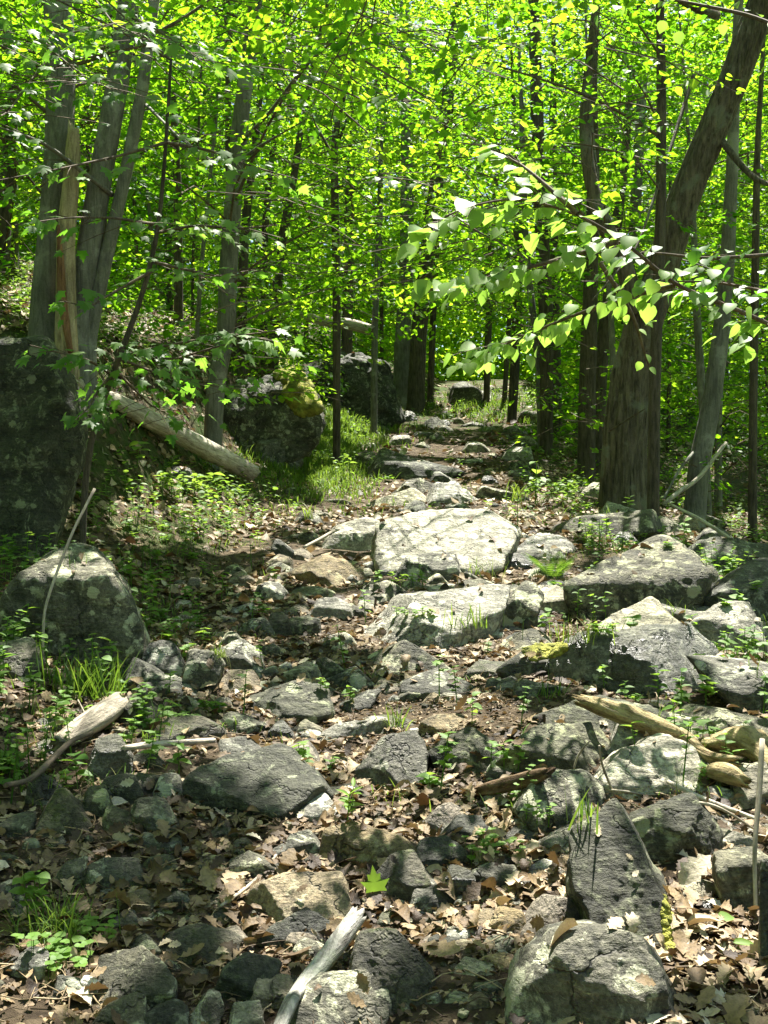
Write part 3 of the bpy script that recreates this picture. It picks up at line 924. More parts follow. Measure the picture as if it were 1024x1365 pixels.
def extend(pts, ztop, lean=0.06, seed=0):
    """carry a stem on above the picture with a little sway and taper"""
    r = np.random.default_rng(seed)
    p = pts[-1].copy()
    out = [*pts]
    d = norm(pts[-1][:3] - pts[-2][:3])
    n = max(1, int((ztop - p[2]) / 1.2))
    r0 = p[3]
    for i in range(n):
        d = norm(d * [1, 1, 1.0] + r.normal(0, lean, 3) + [0, 0, .06])
        q = p.copy()
        q[:3] = p[:3] + d * 1.2
        q[3] = max(0.015, r0 * (1 - 0.85 * (i + 1) / n))
        out.append(q)
        p = q
    return np.array(out)


def stem_ctrl(px, Y, dy=0.0):
    """rows of (px, py, width px) from the base up -> rows of xyz and radius"""
    rows = []
    n = len(px)
    for i, (a, b, w) in enumerate(px):
        y = Y + dy * i / max(1, n - 1)
        p = P(a, b, y)
        rows.append([*p, 0.5 * w * y / F])
    rows = np.array(rows)
    return rows


def tree(label, stems, mat='bark', Y=None, top=14, sides=16, flare=(0.5, 0.35, 5), group=None, name='tree', cat='tree', ridge=0.06, bump_=0.07, dy=0.0, limbs=(), ground_base=True, crown=True):
    global CURT
    SEED[0] += 1
    s0 = stems[0]
    if Y is None:
        Y = hit(s0[0][0], s0[0][1])
    root = None
    main = None
    for k, st in enumerate(stems):
        c = stem_ctrl(st, Y, dy)
        if ground_base:
            c[0, 2] = gz(c[0, 0], c[0, 1]) - 0.4
            if len(c) > 1 and c[1, 2] < c[0, 2] + .25:
                c[0, 2] = c[1, 2] - .3
        if k == 0:
            base = [c[0, 0], c[0, 1], gz(c[0, 0], c[0, 1])]
            root = empty(name, base)
            tag(root, label, cat, group)
        if top:
            c = extend(c, c[0, 2] + top * (1 - .08 * k), seed=SEED[0] + k)
        pts = spline(c, 0.06 if sides > 40 else 0.12 if sides > 10 else 0.3)
        acc = Acc()
        add_tube(acc, pts[:, :3], pts[:, 3], sides, seed=SEED[0] + k, bump=bump_, ridge=ridge, flare=flare)
        acc.build('trunk', M[mat], root, root.location, True)
        if main is None:
            main = pts
    for (lp, r0, r1, y1) in limbs:
        n = len(lp)
        rows = []
        for i, (a, b) in enumerate(lp):
            yy = Y + dy * .5 + (y1 - Y) * i / (n - 1)
            rows.append([*P(a, b, yy), r0 + (r1 - r0) * i / (n - 1)])
        pts = spline(rows, 0.15)
        acc = Acc()
        add_tube(acc, pts[:, :3], pts[:, 3], 7, bump=.08, seed=SEED[0])
        acc.build('limb', M[mat], root, root.location, True)
    t = dict(px=stems[0], Y=Y, clear=sides > 11, root=root, x=main[len(main) // 2, 0], y=main[0, 1], pts=main, mat=mat, acc=Acc(), n=0, crown=crown)
    TREES.append(t)
    return t


cl = tree('clump of grey trunks with a torn red scar rising behind the huge black boulder',
          [[(60, 560, 48), (61, 460, 42), (61, 400, 38), (70, 300, 37), (78, 200, 38), (81, 100, 40), (78, 0, 38)],
           [(110, 560, 38), (104, 460, 35), (110, 390, 33), (132, 250, 32), (155, 120, 29), (172, 0, 28)],
           [(120, 560, 22), (118, 450, 20), (140, 350, 18), (168, 230, 17), (190, 120, 16), (205, 0, 15)]],
          'bark_grey', Y=12.4, top=15, flare=(0.35, 0.5, 4), limbs=[([(195, 140), (240, 185), (285, 215)], .02, .006, 11), ([(150, 260), (60, 190), (0, 170)], .03, .01, 10.5)])
# the snapped stem in the clump and its torn strip
rt = cl['root']
c = stem_ctrl([(92, 560, 34), (88, 440, 30), (88, 320, 24), (97, 215, 21), (98, 172, 15)], 12.15)
pts = spline(c, 0.06)
acc = Acc()
v, q, t = tube(pts[:, :3], pts[:, 3], 14, bump=.08, ridge=.1, seed=3)
v[-15:-1, 2] += rng.uniform(-.06, .12, 14)
acc.add(v, q)
acc.f.setdefault((3, 0), []).append(t)
acc.build('snapped_stem', M['snagwood'], rt, rt.location, True)
c = stem_ctrl([(94, 470, 8), (82, 400, 14), (80, 340, 9), (78, 300, 4)], 12.0)
pts = spline(c, 0.05)
acc = Acc()
add_tube(acc, pts[:, :3], pts[:, 3], 8, bump=.2, ridge=.2, seed=4)
acc.build('torn_strip', M['redwood'], rt, rt.location, True)

tree('slim pale trunk curving up from the bank behind the fallen grey log',
     [[(281, 580, 24), (287, 520, 25), (302, 440, 24), (305, 350, 25), (312, 250, 23), (322, 150, 22), (335, 50, 19), (341, 0, 17)]], 'bark_grey', Y=16.4, top=12, flare=(.35, .3, 4),
     limbs=[([(322, 190), (360, 150), (400, 95), (460, 40)], .03, .012, 12.5), ([(318, 215), (345, 195), (380, 175)], .022, .008, 13), ([(318, 75), (308, 50), (300, 25)], .03, .02, 13.5), ([(280, 215), (250, 190), (195, 140)], .02, .006, 13)])
tree('largest leaning trunk with deep furrowed bark at the trail edge',
     [[(830, 668, 62), (831, 600, 56), (843, 500, 51), (857, 440, 47), (884, 360, 41), (910, 270, 39), (940, 200, 40), (962, 150, 39), (982, 100, 38), (1008, 25, 38), (1018, 0, 38)]], 'bark', Y=16.2, top=15, sides=80, flare=(0.4, 0.4, 5), ridge=.2, dy=-1.0,
     limbs=[([(848, 420), (832, 350), (800, 290), (785, 235), (778, 160), (785, 90), (795, 0)], .15, .05, 16.4), ([(945, 165), (975, 205), (1005, 240), (1040, 250)], .06, .03, 15), ([(955, 20), (925, 10), (890, -10)], .07, .04, 15), ([(925, 100), (890, 210), (850, 330), (790, 400)], .03, .01, 14), ([(812, 575), (835, 560), (860, 545)], .015, .006, 15)])
tree('straight slender trunk just beside the deep furrowed leaning trunk',
     [[(870, 665, 17), (872, 560, 16), (876, 420, 15), (881, 280, 14), (882, 120, 13), (880, 0, 11)]], 'bark_dark', Y=14.8, top=12, sides=12)
tree('bare leaning trunk with pale streaks standing beyond the boulders',
     [[(922, 672, 30), (932, 620, 27), (948, 540, 24), (962, 440, 22), (970, 340, 19), (976, 230, 16), (980, 100, 14), (985, 0, 12)]], 'bark_grey', Y=16.5, top=12, sides=14,
     limbs=[([(905, 345), (925, 350), (965, 365), (1024, 385)], .012, .008, 15), ([(880, 330), (945, 345), (985, 350)], .01, .008, 15.5), ([(928, 600), (905, 625), (885, 665)], .03, .015, 15.8)])
tree('thin trunk close behind the bare leaning trunk with pale streaks',
     [[(943, 665, 14), (940, 580, 11), (934, 500, 11), (928, 400, 10), (925, 300, 8)]], 'bark_grey', Y=18.5, top=9, sides=10, name='tree')
tree('straight dark trunk at the turn of the upper trail, lit at its foot',
     [[(728, 606, 17), (729, 520, 18), (728, 420, 19), (722, 300, 18), (716, 150, 17), (711, 0, 15)]], 'bark_dark', top=14, sides=14)
tree('dim trunk half hidden behind the straight dark trunk of the trail turn',
     [[(742, 590, 15), (741, 480, 14), (739, 350, 13), (736, 200, 12)]], 'bark_dark', Y=29, top=13, sides=10)
tree('pale sided trunk of the twin pair beside the upper trail',
     [[(533, 541, 24), (536, 470, 22), (541, 380, 19), (543, 250, 17), (542, 120, 15), (539, 0, 13)]], 'bark_grey', top=15, sides=14)
tree('dark trunk of the twin pair tilting away beside the upper trail',
     [[(553, 548, 24), (558, 450, 22), (570, 330, 20), (585, 220, 18), (598, 120, 17), (606, 40, 15)]], 'bark_dark', top=13, sides=14, limbs=[([(590, 190), (600, 160), (605, 140)], .05, .03, 33)])
lone = tree('slim lone trunk rising from the ledge below the old fallen trunk',
     [[(449, 540, 10), (449, 440, 11), (448, 330, 11), (446, 240, 11), (444, 185, 9), (455, 140, 7)]], 'bark_dark', Y=21, top=9, sides=10, limbs=[([(446, 215), (432, 185), (420, 165)], .04, .02, 21), ([(446, 200), (458, 175), (462, 160)], .035, .02, 21)])
for lab, st, mt, yy in [
    ('black leaning sapling trunk in front of the sunny clearing', [(681, 566, 12), (686, 500, 13), (690, 400, 13), (692, 300, 11), (688, 200, 9)], 'bark_dark', None),
    ('thin straight trunk standing against the sunlit clearing', [(648, 541, 9), (650, 470, 9), (653, 400, 9), (655, 300, 8)], 'bark_dark', None),
    ('thinnest stem at the edge of the sunny clearing', [(671, 545, 7), (676, 470, 7), (682, 380, 6)], 'bark_dark', None),
    ('doubled dark trunk behind the largest leaning trunk', [(781, 585, 24), (783, 500, 23), (786, 430, 21), (789, 330, 18), (792, 200, 15)], 'bark_dark', 21),
    ('dark trunk bending away behind the largest leaning trunk', [(792, 590, 20), (800, 480, 20), (812, 400, 17), (822, 300, 15)], 'bark_dark', 22),
    ('slender pale stem close to the largest leaning trunk', [(817, 640, 9), (818, 520, 9), (816, 440, 8), (812, 380, 7)], 'bark_grey', 18.5),
    ('grey trunk top showing among leaves over the leaning trunk', [(838, 560, 16), (842, 400, 16), (848, 260, 15), (854, 150, 14), (858, 90, 12)], 'bark_grey', 24),
    ('thin grey trunk far up the hill by the grey clump', [(238, 420, 12), (238, 330, 12), (237, 250, 11), (230, 120, 9)], 'bark_dark', 22),
    ('slim trunk seen at the picture edge above the black boulder', [(20, 420, 11), (18, 260, 11), (18, 130, 10), (17, 40, 9)], 'bark_grey', 20),
    ('dark slanting trunk at the picture edge above the black boulder', [(-2, 400, 22), (10, 240, 18), (16, 120, 15)], 'bark_dark', 18),
    ('leaning thin trunk on the hill behind the pale curved trunk', [(362, 430, 15), (372, 340, 14), (388, 260, 11), (400, 180, 9)], 'bark_dark', 24),
    ('upright thin trunk on the hill behind the pale curved trunk', [(352, 425, 10), (352, 330, 10), (358, 240, 9), (366, 190, 7)], 'bark_dark', 26),
    ('dark trunk directly behind the pale curved trunk', [(322, 420, 14), (324, 350, 13), (330, 270, 11), (340, 200, 9)], 'bark_dark', 22),
    ('pale stemmed young tree by the root end of the old fallen trunk', [(498, 480, 9), (500, 420, 9), (503, 350, 8), (508, 270, 7)], 'bark_grey', 28),
    ('dim trunk beyond the old fallen trunk on the bank', [(462, 430, 16), (464, 350, 15), (466, 260, 13)], 'bark_dark', 31),
    ('slim trunk between the twin pair and the clearing', [(573, 540, 9), (577, 430, 9), (583, 320, 8)], 'bark_dark', 38),
    ('dark thin trunk in the green hollow at the picture edge', [(1003, 690, 12), (1004, 560, 11), (1006, 420, 11), (1008, 300, 10)], 'bark_dark', 17),
    ('grey slim trunk in the green hollow by the picture edge', [(957, 640, 10), (958, 540, 9), (965, 430, 8)], 'bark_grey', 21),
]:
    tree(lab, [st], mt, Y=yy, top=12 if (yy or 30) > 16 else 9, sides=10)

# many more trunks deep in the wood
r = np.random.default_rng(21)
REG = {'h': ('slender dark trunk deep in the leaves on the hillside above the ledges', 'slender trunks on the hillside'),
       'c': ('slender dark trunk deep in the leaves past the head of the trail', 'slender trunks past the head of the trail'),
       'd': ('slender dark trunk deep in the leafy hollow beyond the boulders', 'slender trunks in the leafy hollow')}
k = 0
while k < 36:
    Y = r.uniform(19, 46)
    x = r.uniform(-.42 * Y, .42 * Y)
    u = x - np.interp(Y, CY, CX)
    if abs(u) < 2.2:
        continue
    g = 'h' if u < -2 else ('d' if u > 4.5 else 'c')
    a = 512 + F * x / Y
    z0 = gz(x, Y)
    b = 682.5 - (z0 - ZC) * F / Y
    wpx = r.uniform(.07, .17) * F / Y
    lean = r.normal(0, 14)
    tree(REG[g][0], [[(a, b, wpx * 1.15), (a + lean * .4 + r.normal(0, 3), b - 110, wpx), (a + lean, b - 260, wpx * .85), (a + lean * 1.5 + r.normal(0, 6), b - 420, wpx * .7)]],
         r.choice(['bark_dark', 'bark_dark', 'bark_grey']), Y=Y, top=r.uniform(10, 15), sides=8, group=REG[g][1], ridge=0, flare=(.3, .3, 3))
    k += 1
# ------------------------------------------------------------------ where the sun reaches the ground (gaps cut into the leaves overhead to shape the dapple)
LIT = [  # ellipses on the photographed ground: x, y, rx, ry
    (620, 705, 62, 22), (650, 690, 30, 10), (560, 725, 30, 12), (590, 655, 55, 15), (610, 640, 20, 8), (490, 710, 38, 12), (465, 690, 35, 12), (450, 645, 30, 14), (505, 660, 30, 12),
    (650, 760, 45, 20), (690, 680, 50, 18), (725, 700, 40, 16), (680, 735, 40, 18), (225, 700, 62, 22), (310, 722, 36, 14), (265, 685, 30, 10), (390, 690, 45, 14), (240, 660, 35, 14),
    (400, 745, 30, 14), (440, 765, 30, 9), (530, 820, 45, 24), (500, 845, 25, 14), (600, 845, 20, 14), (600, 880, 40, 18), (640, 865, 40, 18), (690, 880, 55, 18), (720, 830, 36, 24), (760, 840, 30, 18),
    (890, 745, 45, 18), (850, 725, 35, 9), (920, 765, 16, 8), (820, 720, 30, 8), (860, 830, 40, 22), (905, 855, 25, 8), (955, 820, 34, 12), (1000, 900, 26, 35), (965, 868, 18, 10),
    (845, 893, 45, 24), (800, 880, 20, 16), (590, 952, 48, 15), (625, 940, 25, 8), (475, 970, 42, 20), (400, 1000, 60, 14), (440, 1010, 30, 12), (405, 923, 22, 10), (520, 940, 26, 10),
    (110, 968, 42, 16), (140, 950, 24, 12), (80, 985, 20, 12), (8, 922, 18, 14), (490, 1108, 45, 16), (560, 1096, 25, 10), (520, 1085, 18, 8), (640, 1165, 50, 34), (605, 1222, 42, 18), (585, 1200, 18, 12), (680, 1130, 26, 16),
    (870, 1008, 42, 20), (830, 1035, 24, 14), (925, 1015, 14, 10), (1005, 1030, 24, 20), (990, 1080, 26, 20), (945, 985, 30, 8), (960, 1255, 34, 36), (985, 1220, 16, 18), (940, 1172, 18, 16), (930, 1210, 14, 12),
    (475, 1235, 14, 22), (455, 1262, 12, 14), (390, 1215, 26, 9), (440, 1330, 26, 12), (340, 1185, 10, 6), (120, 1308, 12, 10), (35, 1278, 14, 9), (25, 1345, 24, 10), (60, 1352, 18, 8), (410, 1150, 20, 10), (395, 1128, 14, 10),
    (475, 575, 30, 22), (455, 560, 20, 12), (690, 602, 14, 7), (540, 585, 16, 6), (640, 528, 52, 22), (700, 545, 36, 14), (610, 565, 30, 6), (560, 560, 20, 5), (400, 515, 20, 28), (380, 480, 12, 16), (415, 550, 14, 10),
    (830, 668, 24, 10), (790, 650, 14, 7), (740, 665, 24, 12), (905, 690, 14, 7), (950, 715, 25, 10), (800, 690, 22, 8), (930, 640, 26, 16), (985, 700, 26, 12), (530, 520, 10, 30), (525, 545, 18, 8),
    (260, 870, 10, 7), (318, 862, 20, 7), (205, 890, 10, 6), (355, 780, 16, 8), (440, 808, 20, 8), (105, 800, 9, 40), (60, 770, 9, 26), (125, 850, 9, 20), (480, 800, 24, 8), (440, 840, 18, 8), (255, 895, 18, 10),
    (245, 565, 40, 12), (290, 595, 38, 12), (325, 620, 16, 9), (150, 530, 20, 8), (200, 545, 30, 9), (720, 1200, 24, 12), (760, 1230, 14, 8), (800, 1225, 26, 10), (735, 1290, 16, 14), (840, 1290, 26, 10), (735, 970, 34, 10), (775, 958, 20, 8),
    (860, 955, 30, 6), (900, 965, 26, 8), (710, 1050, 22, 12), (745, 1045, 26, 10), (590, 1075, 18, 10), (430, 1070, 20, 10), (160, 1000, 20, 8), (300, 990, 20, 7), (240, 1000, 20, 6), (400, 1262, 10, 8), (330, 930, 14, 6), (700, 780, 12, 8), (745, 750, 18, 20),
    (60, 330, 40, 40), (40, 400, 25, 20), (200, 430, 50, 20), (270, 420, 40, 16), (300, 400, 30, 14), (440, 440, 40, 10), (480, 430, 20, 10),
]
E1 = norm(np.cross(SUN, [0, 0, 1.0]))
E2 = np.cross(E1, SUN)
CELL = 0.06
GN = 2400


def cell(p):
    p = np.asarray(p)
    i = np.floor(p @ E1 / CELL).astype(int) + GN // 2
    j = np.floor(p @ E2 / CELL).astype(int) + GN // 2 - 400
    return np.clip(i, 0, GN - 1), np.clip(j, 0, GN - 1)


litgrid = np.zeros((GN, GN), bool)
shade_pts = []
r = np.random.default_rng(5)
litmap = np.zeros((1400 // 4, 1100 // 4 + 30), bool)
for (a, b, rx, ry) in LIT + [(600, 735, 95, 34), (560, 830, 80, 32), (690, 860, 60, 34), (700, 755, 60, 40), (500, 685, 70, 24), (880, 740, 60, 22), (850, 825, 45, 22), (600, 955, 70, 18), (470, 985, 60, 22), (850, 1020, 50, 24), (640, 1150, 60, 40), (610, 1215, 55, 24), (960, 1250, 42, 44), (480, 1105, 60, 22), (680, 545, 60, 20), (250, 690, 80, 26), (600, 602, 60, 7), (575, 626, 50, 8), (640, 640, 40, 8), (560, 650, 60, 12)]:
    rx, ry = rx * 1.12, ry * 1.12
    pts = []
    step = 2.5
    sy = .35 if b < 575 else .8 if b < 640 else 1.5 if b < 720 else 2.5
    for dy in np.arange(-ry, ry + .1, sy):
        for dx in np.arange(-rx, rx + .1, step * 1.5):
            e = (dx / rx) ** 2 + (dy / ry) ** 2
            n_ = vnoise(np.array([[(a + dx) * .07, (b + dy) * .11, 3.3]]))[0] * .55 + vnoise(np.array([[(a + dx) * .19, (b + dy) * .3, 9.3]]))[0] * .45
            if e < 1.1 + .9 * n_:
                px, py = a + dx, b + dy
                p, _n = cast(px, py)
                pts.append(p)
                y4, x4 = int(py // 4), int(px // 4) + 15
                if 0 <= y4 < litmap.shape[0] and 0 <= x4 < litmap.shape[1]:
                    litmap[y4, x4] = True
    if pts:
        i, j = cell(np.array(pts))
        for di in (-1, 0, 1):
            for dj in (-1, 0, 1):
                litgrid[np.clip(i + di, 0, GN - 1), np.clip(j + dj, 0, GN - 1)] = True
EXTRA_LIT = []  # free points in the air that the sun must reach
shade_set = {}
for py in np.arange(515, 1420, 3.0):
    for px in np.arange(-60, 1090, 5.0):
        if litmap[min(int(py // 4), litmap.shape[0] - 1), min(max(int(px // 4) + 15, 0), litmap.shape[1] - 1)]:
            continue
        d = Vector(((px - 512) / F, 1, (682.5 - py) / F)).normalized()
        h = BV.ray_cast(Vector((0, 0, ZC)), d)
        if h[0] is None or h[0][1] > 34:
            continue
        p = np.array(h[0])
        i, j = cell(p)
        if not litgrid[i, j]:
            shade_set[(int(i), int(j))] = p
shade = np.array(list(shade_set.values()))
# grow so that ground between samples is covered too
print('shade cells', len(shade), 'lit cells', litgrid.sum())


# ------------------------------------------------------------------ leaves
LT_V = np.array([[0, 0, 0], [.36, .28, .06], [.27, .66, .05], [0, 1, -.06], [-.27, .66, .05], [-.36, .28, .06]])
LT_F = np.array([[0, 1, 2, 3], [0, 3, 4, 5]])
# broad leaf for the branches close to the lens: midrib plus toothed sides
_st = [0, .12, .3, .5, .7, .88, 1.0]
_w = [0, .30, .44, .42, .30, .14, 0]
_nv, _nf = [], []
for i_, (s_, w_) in enumerate(zip(_st, _w)):
    zz = -.16 * s_ * s_
    _nv += [[-w_, s_ - (.03 if i_ % 2 else 0), zz + .22 * w_], [0, s_, zz], [w_, s_ - (.03 if i_ % 2 else 0), zz + .22 * w_]]
for i_ in range(len(_st) - 1):
    a_ = 3 * i_
    _nf += [[a_, a_ + 1, a_ + 4, a_ + 3], [a_ + 1, a_ + 2, a_ + 5, a_ + 4]]
NT_V, NT_F = np.array(_nv, float), np.array(_nf)
# lobed maple leaf: outline round a centre
_o = [(0, 0), (.14, .02), (.42, -.02), (.36, .14), (.58, .42), (.34, .40), (.24, .46), (.27, .66), (.13, .64), (0, 1.0)]
_o = _o + [(-x, y) for x, y in _o[-2:0:-1]]
MP_V = np.array([[0, .36, .0]] + [[x, y, -.16 * abs(x) - .12 * y * y] for x, y in _o])
MP_F = np.array([[0, 1 + i, 1 + (i + 1) % len(_o), 1 + (i + 1) % len(_o)] for i in range(len(_o))])[:, :3]


def leaf_arrays(pos, dirv, nrm, size, TV, TF, rnd, width=1.0):
    dirv = norm(dirv)
    side = norm(np.cross(dirv, nrm))
    nrm = np.cross(side, dirv)
    k = len(TV)
    v = pos[:, None] + size[:, None, None] * (width * TV[None, :, :1] * side[:, None] + TV[None, :, 1:2] * dirv[:, None] + TV[None, :, 2:] * nrm[:, None])
    f = (TF[None] + (np.arange(len(pos)) * k)[:, None, None]).reshape(-1, TF.shape[1])
    return v.reshape(-1, 3), f, np.repeat(rnd, k)


def spray_local(r, n):
    """flat drooping twig: base positions, directions and normals of its leaves; the twig runs along +y, up is +z"""
    t = np.sort(r.uniform(.08, 1, n))
    sd = np.where(np.arange(n) % 2, 1, -1)
    off = sd * r.uniform(0, .42, n) * (1.15 - t)
    pos = np.stack([off, t + .2 * np.abs(off), -.22 * t * t - .15 * np.abs(off) + r.normal(0, .035, n)], -1)
    d = np.stack([sd * r.uniform(.3, 1.1, n), r.uniform(.3, 1, n), r.uniform(-.75, .1, n)], -1)
    nn = np.stack([r.normal(0, .35, n), r.normal(0, .35, n), np.ones(n)], -1)
    return pos, norm(d), norm(nn)


r = np.random.default_rng(11)
NSPR = 30
SPR = [spray_local(r, NSPR) for _ in range(24)]


def sprays(base, azim, pitch, length, lsize, r, TV=LT_V, TF=LT_F, tone=None, cull=True, keep=1.0):
    """many sprays at once -> leaf arrays grouped by spray index"""
    n = len(base)
    which = r.integers(0, len(SPR), n)
    pos = np.stack([SPR[w][0] for w in which])
    dr = np.stack([SPR[w][1] for w in which])
    nr = np.stack([SPR[w][2] for w in which])
    ca, sa = np.cos(azim), np.sin(azim)
    cp, sp = np.cos(pitch), np.sin(pitch)
    ey = np.stack([ca * cp, sa * cp, sp], -1)
    ex = np.stack([sa, -ca, np.zeros(n)], -1)
    roll = r.normal(0, .25, n)
    ez = np.cross(ex, ey)
    ex2 = ex * np.cos(roll)[:, None] + ez * np.sin(roll)[:, None]
    ez = np.cross(ex2, ey)
    B_ = np.stack([ex2, ey, ez], 1)
    pw = base[:, None] + length[:, None, None] * np.einsum('nki,nij->nkj', pos, B_)
    dw = np.einsum('nki,nij->nkj', dr, B_)
    nw = np.einsum('nki,nij->nkj', nr, B_)
    sid = np.repeat(np.arange(n), NSPR)
    pw, dw, nw = pw.reshape(-1, 3), dw.reshape(-1, 3), nw.reshape(-1, 3)
    sz = np.repeat(lsize, NSPR) * np.clip(np.exp(r.normal(-.08, .3, len(pw))), .4, 1.7)
    tn = np.repeat(tone if tone is not None else r.uniform(.15, .85, n), NSPR) + r.normal(0, .14, len(pw))
    ok = r.random(len(pw)) < keep
    if cull:
        i, j = cell(pw + dw * sz[:, None] * .5)
        ok &= ~litgrid[i, j]
    return pw[ok], dw[ok], nw[ok], sz[ok], np.clip(tn[ok], 0, 1), sid[ok], ey


tx = np.array([t['x'] for t in TREES])
ty = np.array([t['y'] for t in TREES])


def give(base, length, azim, leaves, ey, twigs=True, limbs=0.12, r=rng):
    """hang sprays on the crowns of the nearest trees"""
    pw, dw, nw, sz, tn, sid, _ = leaves
    d2 = (base[:, 0, None] - tx) ** 2 + (base[:, 1, None] - ty) ** 2
    own = np.argmin(d2, 1)
    v, f, rn = leaf_arrays(pw, dw, nw, sz, LT_V, LT_F, tn)
    lo = own[sid]
    v = v.reshape(-1, len(LT_V), 3)
    rn = rn.reshape(-1, len(LT_V))
    for k in np.unique(lo):
        s = lo == k
        m = int(s.sum())
        ff = (LT_F[None] + (np.arange(m) * len(LT_V))[:, None, None]).reshape(-1, 4)
        TREES[k]['acc'].add(v[s].reshape(-1, 3), ff, rn[s].ravel(), 0)
    used = np.unique(sid)
    for s in used:
        t = TREES[own[s]]
        if twigs:
            p0 = base[s]
            p1 = base[s] + ey[s] * length[s] * .55 + [0, 0, -.06 * length[s]]
            p2 = base[s] + ey[s] * length[s] + [0, 0, -.22 * length[s]]
            add_tube(t['acc'], [p0, p1, p2], np.array([.007, .005, .002]) * max(1, length[s]), 3, m=1, cap=False)
        if r.random() < limbs:
            pts = t['pts']
            tgt = base[s]
            dd = np.linalg.norm(pts[:, :2] - tgt[:2], axis=1)
            want = tgt[2] - .35 * np.linalg.norm(tgt[:2] - pts[0, :2])
            q = pts[np.argmin(np.abs(pts[:, 2] - want))]
            L = np.linalg.norm(tgt - q[:3])
            if L > 9 or L < .3:
                continue
            rad = min(.45 * q[3] + .004, .007 + .005 * L)
            mid1 = q[:3] + (tgt - q[:3]) * .35 + [0, 0, .10 * L] + r.normal(0, .05 * L, 3)
            mid2 = q[:3] + (tgt - q[:3]) * .7 + [0, 0, .09 * L] + r.normal(0, .05 * L, 3)
            pp = spline(np.array([[*q[:3], rad], [*mid1, rad * .75], [*mid2, rad * .5], [*tgt, rad * .25]]), .5)
            add_tube(t['acc'], pp[:, :3], pp[:, 3], 5, m=1, cap=False)


def in_frame(p, pad=0.0):
    Y = np.maximum(p[:, 1], .1)
    return (np.abs(p[:, 0] / Y) < .35 + pad) & (np.abs((p[:, 2] - ZC) / Y) < .466 + pad) & (p[:, 1] > 0)


# (0) branches close to the lens
def near_branch(t, paths, name='branch', mat='leaf_near'):
    """paths: (pixel path, Y start, Y end, leaves, size, half spread, tone, TV, TF, lit)"""
    for (px, Y0, Y1, nl, size, spread, tone, kind, lit) in paths:
        SEED[0] += 1
        r = np.random.default_rng(SEED[0])
        m = len(px)
        rows = np.array([[*P(a, b, Y0 + (Y1 - Y0) * i / (m - 1)), .010 * (1 - .75 * i / (m - 1)) * (1.5 if m > 2 else 1)] for i, (a, b) in enumerate(px)])
        pts = spline(rows, .06)
        acc = Acc()
        add_tube(acc, pts[:, :3], pts[:, 3], 5, m=1, cap=False)
        tt = r.random(nl) ** .8 * (len(pts) - 1.01)
        k = tt.astype(int)
        c = pts[k, :3] + (pts[k + 1, :3] - pts[k, :3]) * (tt - k)[:, None]
        ax = norm(pts[-1, :3] - pts[0, :3])
        sd = norm(np.cross(ax, [0, 0, 1.0]))
        o = r.normal(0, 1, nl)
        pos = c + sd * (o * spread)[:, None] + np.array([0, 0, 1]) * (r.normal(0, .22 * spread, nl) - .12 * np.abs(o) * spread)[:, None]
        d = norm(ax * r.uniform(.1, .9, nl)[:, None] + sd * (np.sign(o) * r.uniform(.2, .9, nl))[:, None] + np.stack([r.normal(0, .2, nl), r.normal(-.15, .2, nl), r.uniform(-1.0, -.05, nl)], -1))
        nn = norm(np.stack([r.normal(0, .35, nl), r.normal(-.35, .35, nl), np.ones(nl)], -1))
        TV, TF = (MP_V, MP_F) if kind == 'm' else (NT_V, NT_F)
        sz = size * r.uniform(.6, 1.15, nl)
        v, f, rn = leaf_arrays(pos, d, nn, sz, TV, TF, np.clip(tone + r.normal(0, .15, nl), 0, 1))
        acc.add(v, f, rn)
        # side twigs to the leaves farthest out
        for q in range(0, nl, 3):
            b = max(0, k[q] - 2)
            add_tube(acc, [pts[b, :3], .5 * (pts[b, :3] + pos[q]) + [0, 0, .01], pos[q]], np.array([.003, .002, .0012]) * Y0 / 6, 3, m=1, cap=False)
        acc.build(name, [M[mat], M['twig']], t['root'], t['root'].location, True)
        if lit:
            pp = np.repeat(pos, 6, 0) + r.normal(0, .05, (len(pos) * 6, 3))
            i, j = cell(pp)
            for di in (-2, -1, 0, 1, 2):
                for dj in (-2, -1, 0, 1, 2):
                    litgrid[i + di, j + dj] = True


def sapling(label, stem, Y, mat='bark_dark', top=0):
    t = tree(label, [stem], mat, Y=Y, top=top, sides=8, flare=(.2, .2, 3), name='sapling', cat='sapling', ridge=0)
    return t


sp = sapling('broad leaved sapling whose sunlit sprays reach across the picture centre', [(1150, 900, 26), (1140, 640, 22), (1120, 440, 18), (1100, 200, 14), (1090, -60, 8)], 6.4)
near_branch(sp, [
    ([(1125, 480), (1000, 420), (900, 380), (830, 320), (770, 285), (690, 262), (610, 278), (550, 318)], 6.4, 5.6, 120, .115, .14, .88, 'n', True),
    ([(830, 320), (760, 342), (690, 360), (620, 374), (556, 390)], 5.9, 5.7, 70, .11, .12, .9, 'n', True),
    ([(900, 380), (820, 400), (740, 430), (670, 460), (622, 485)], 6.2, 6.8, 90, .095, .13, .88, 'n', True),
    ([(770, 285), (720, 240), (690, 215), (660, 205)], 5.8, 6.2, 40, .10, .12, .85, 'n', True),
    ([(1100, 330), (1020, 340), (940, 345), (860, 335), (800, 350)], 6.6, 6.4, 50, .085, .2, .1, 'n', False),
    ([(1100, 420), (1030, 390), (950, 375), (880, 375)], 6.6, 7.2, 46, .08, .2, .1, 'n', False),
    ([(1095, 60), (1000, 20), (900, 0), (780, -20), (640, -10)], 6.4, 7.6, 60, .08, .3, .5, 'n', False),
    ([(800, 350), (845, 420), (862, 480), (868, 495)], 6.6, 6.9, 10, .07, .05, .9, 'n', True),
])
sm = sapling('young maple spreading dark flat leaf layers before the grey clump', [(108, 650, 10), (113, 590, 9), (160, 475, 8), (208, 350, 7), (214, 300, 6), (222, 180, 5), (228, 80, 4)], 9.2)
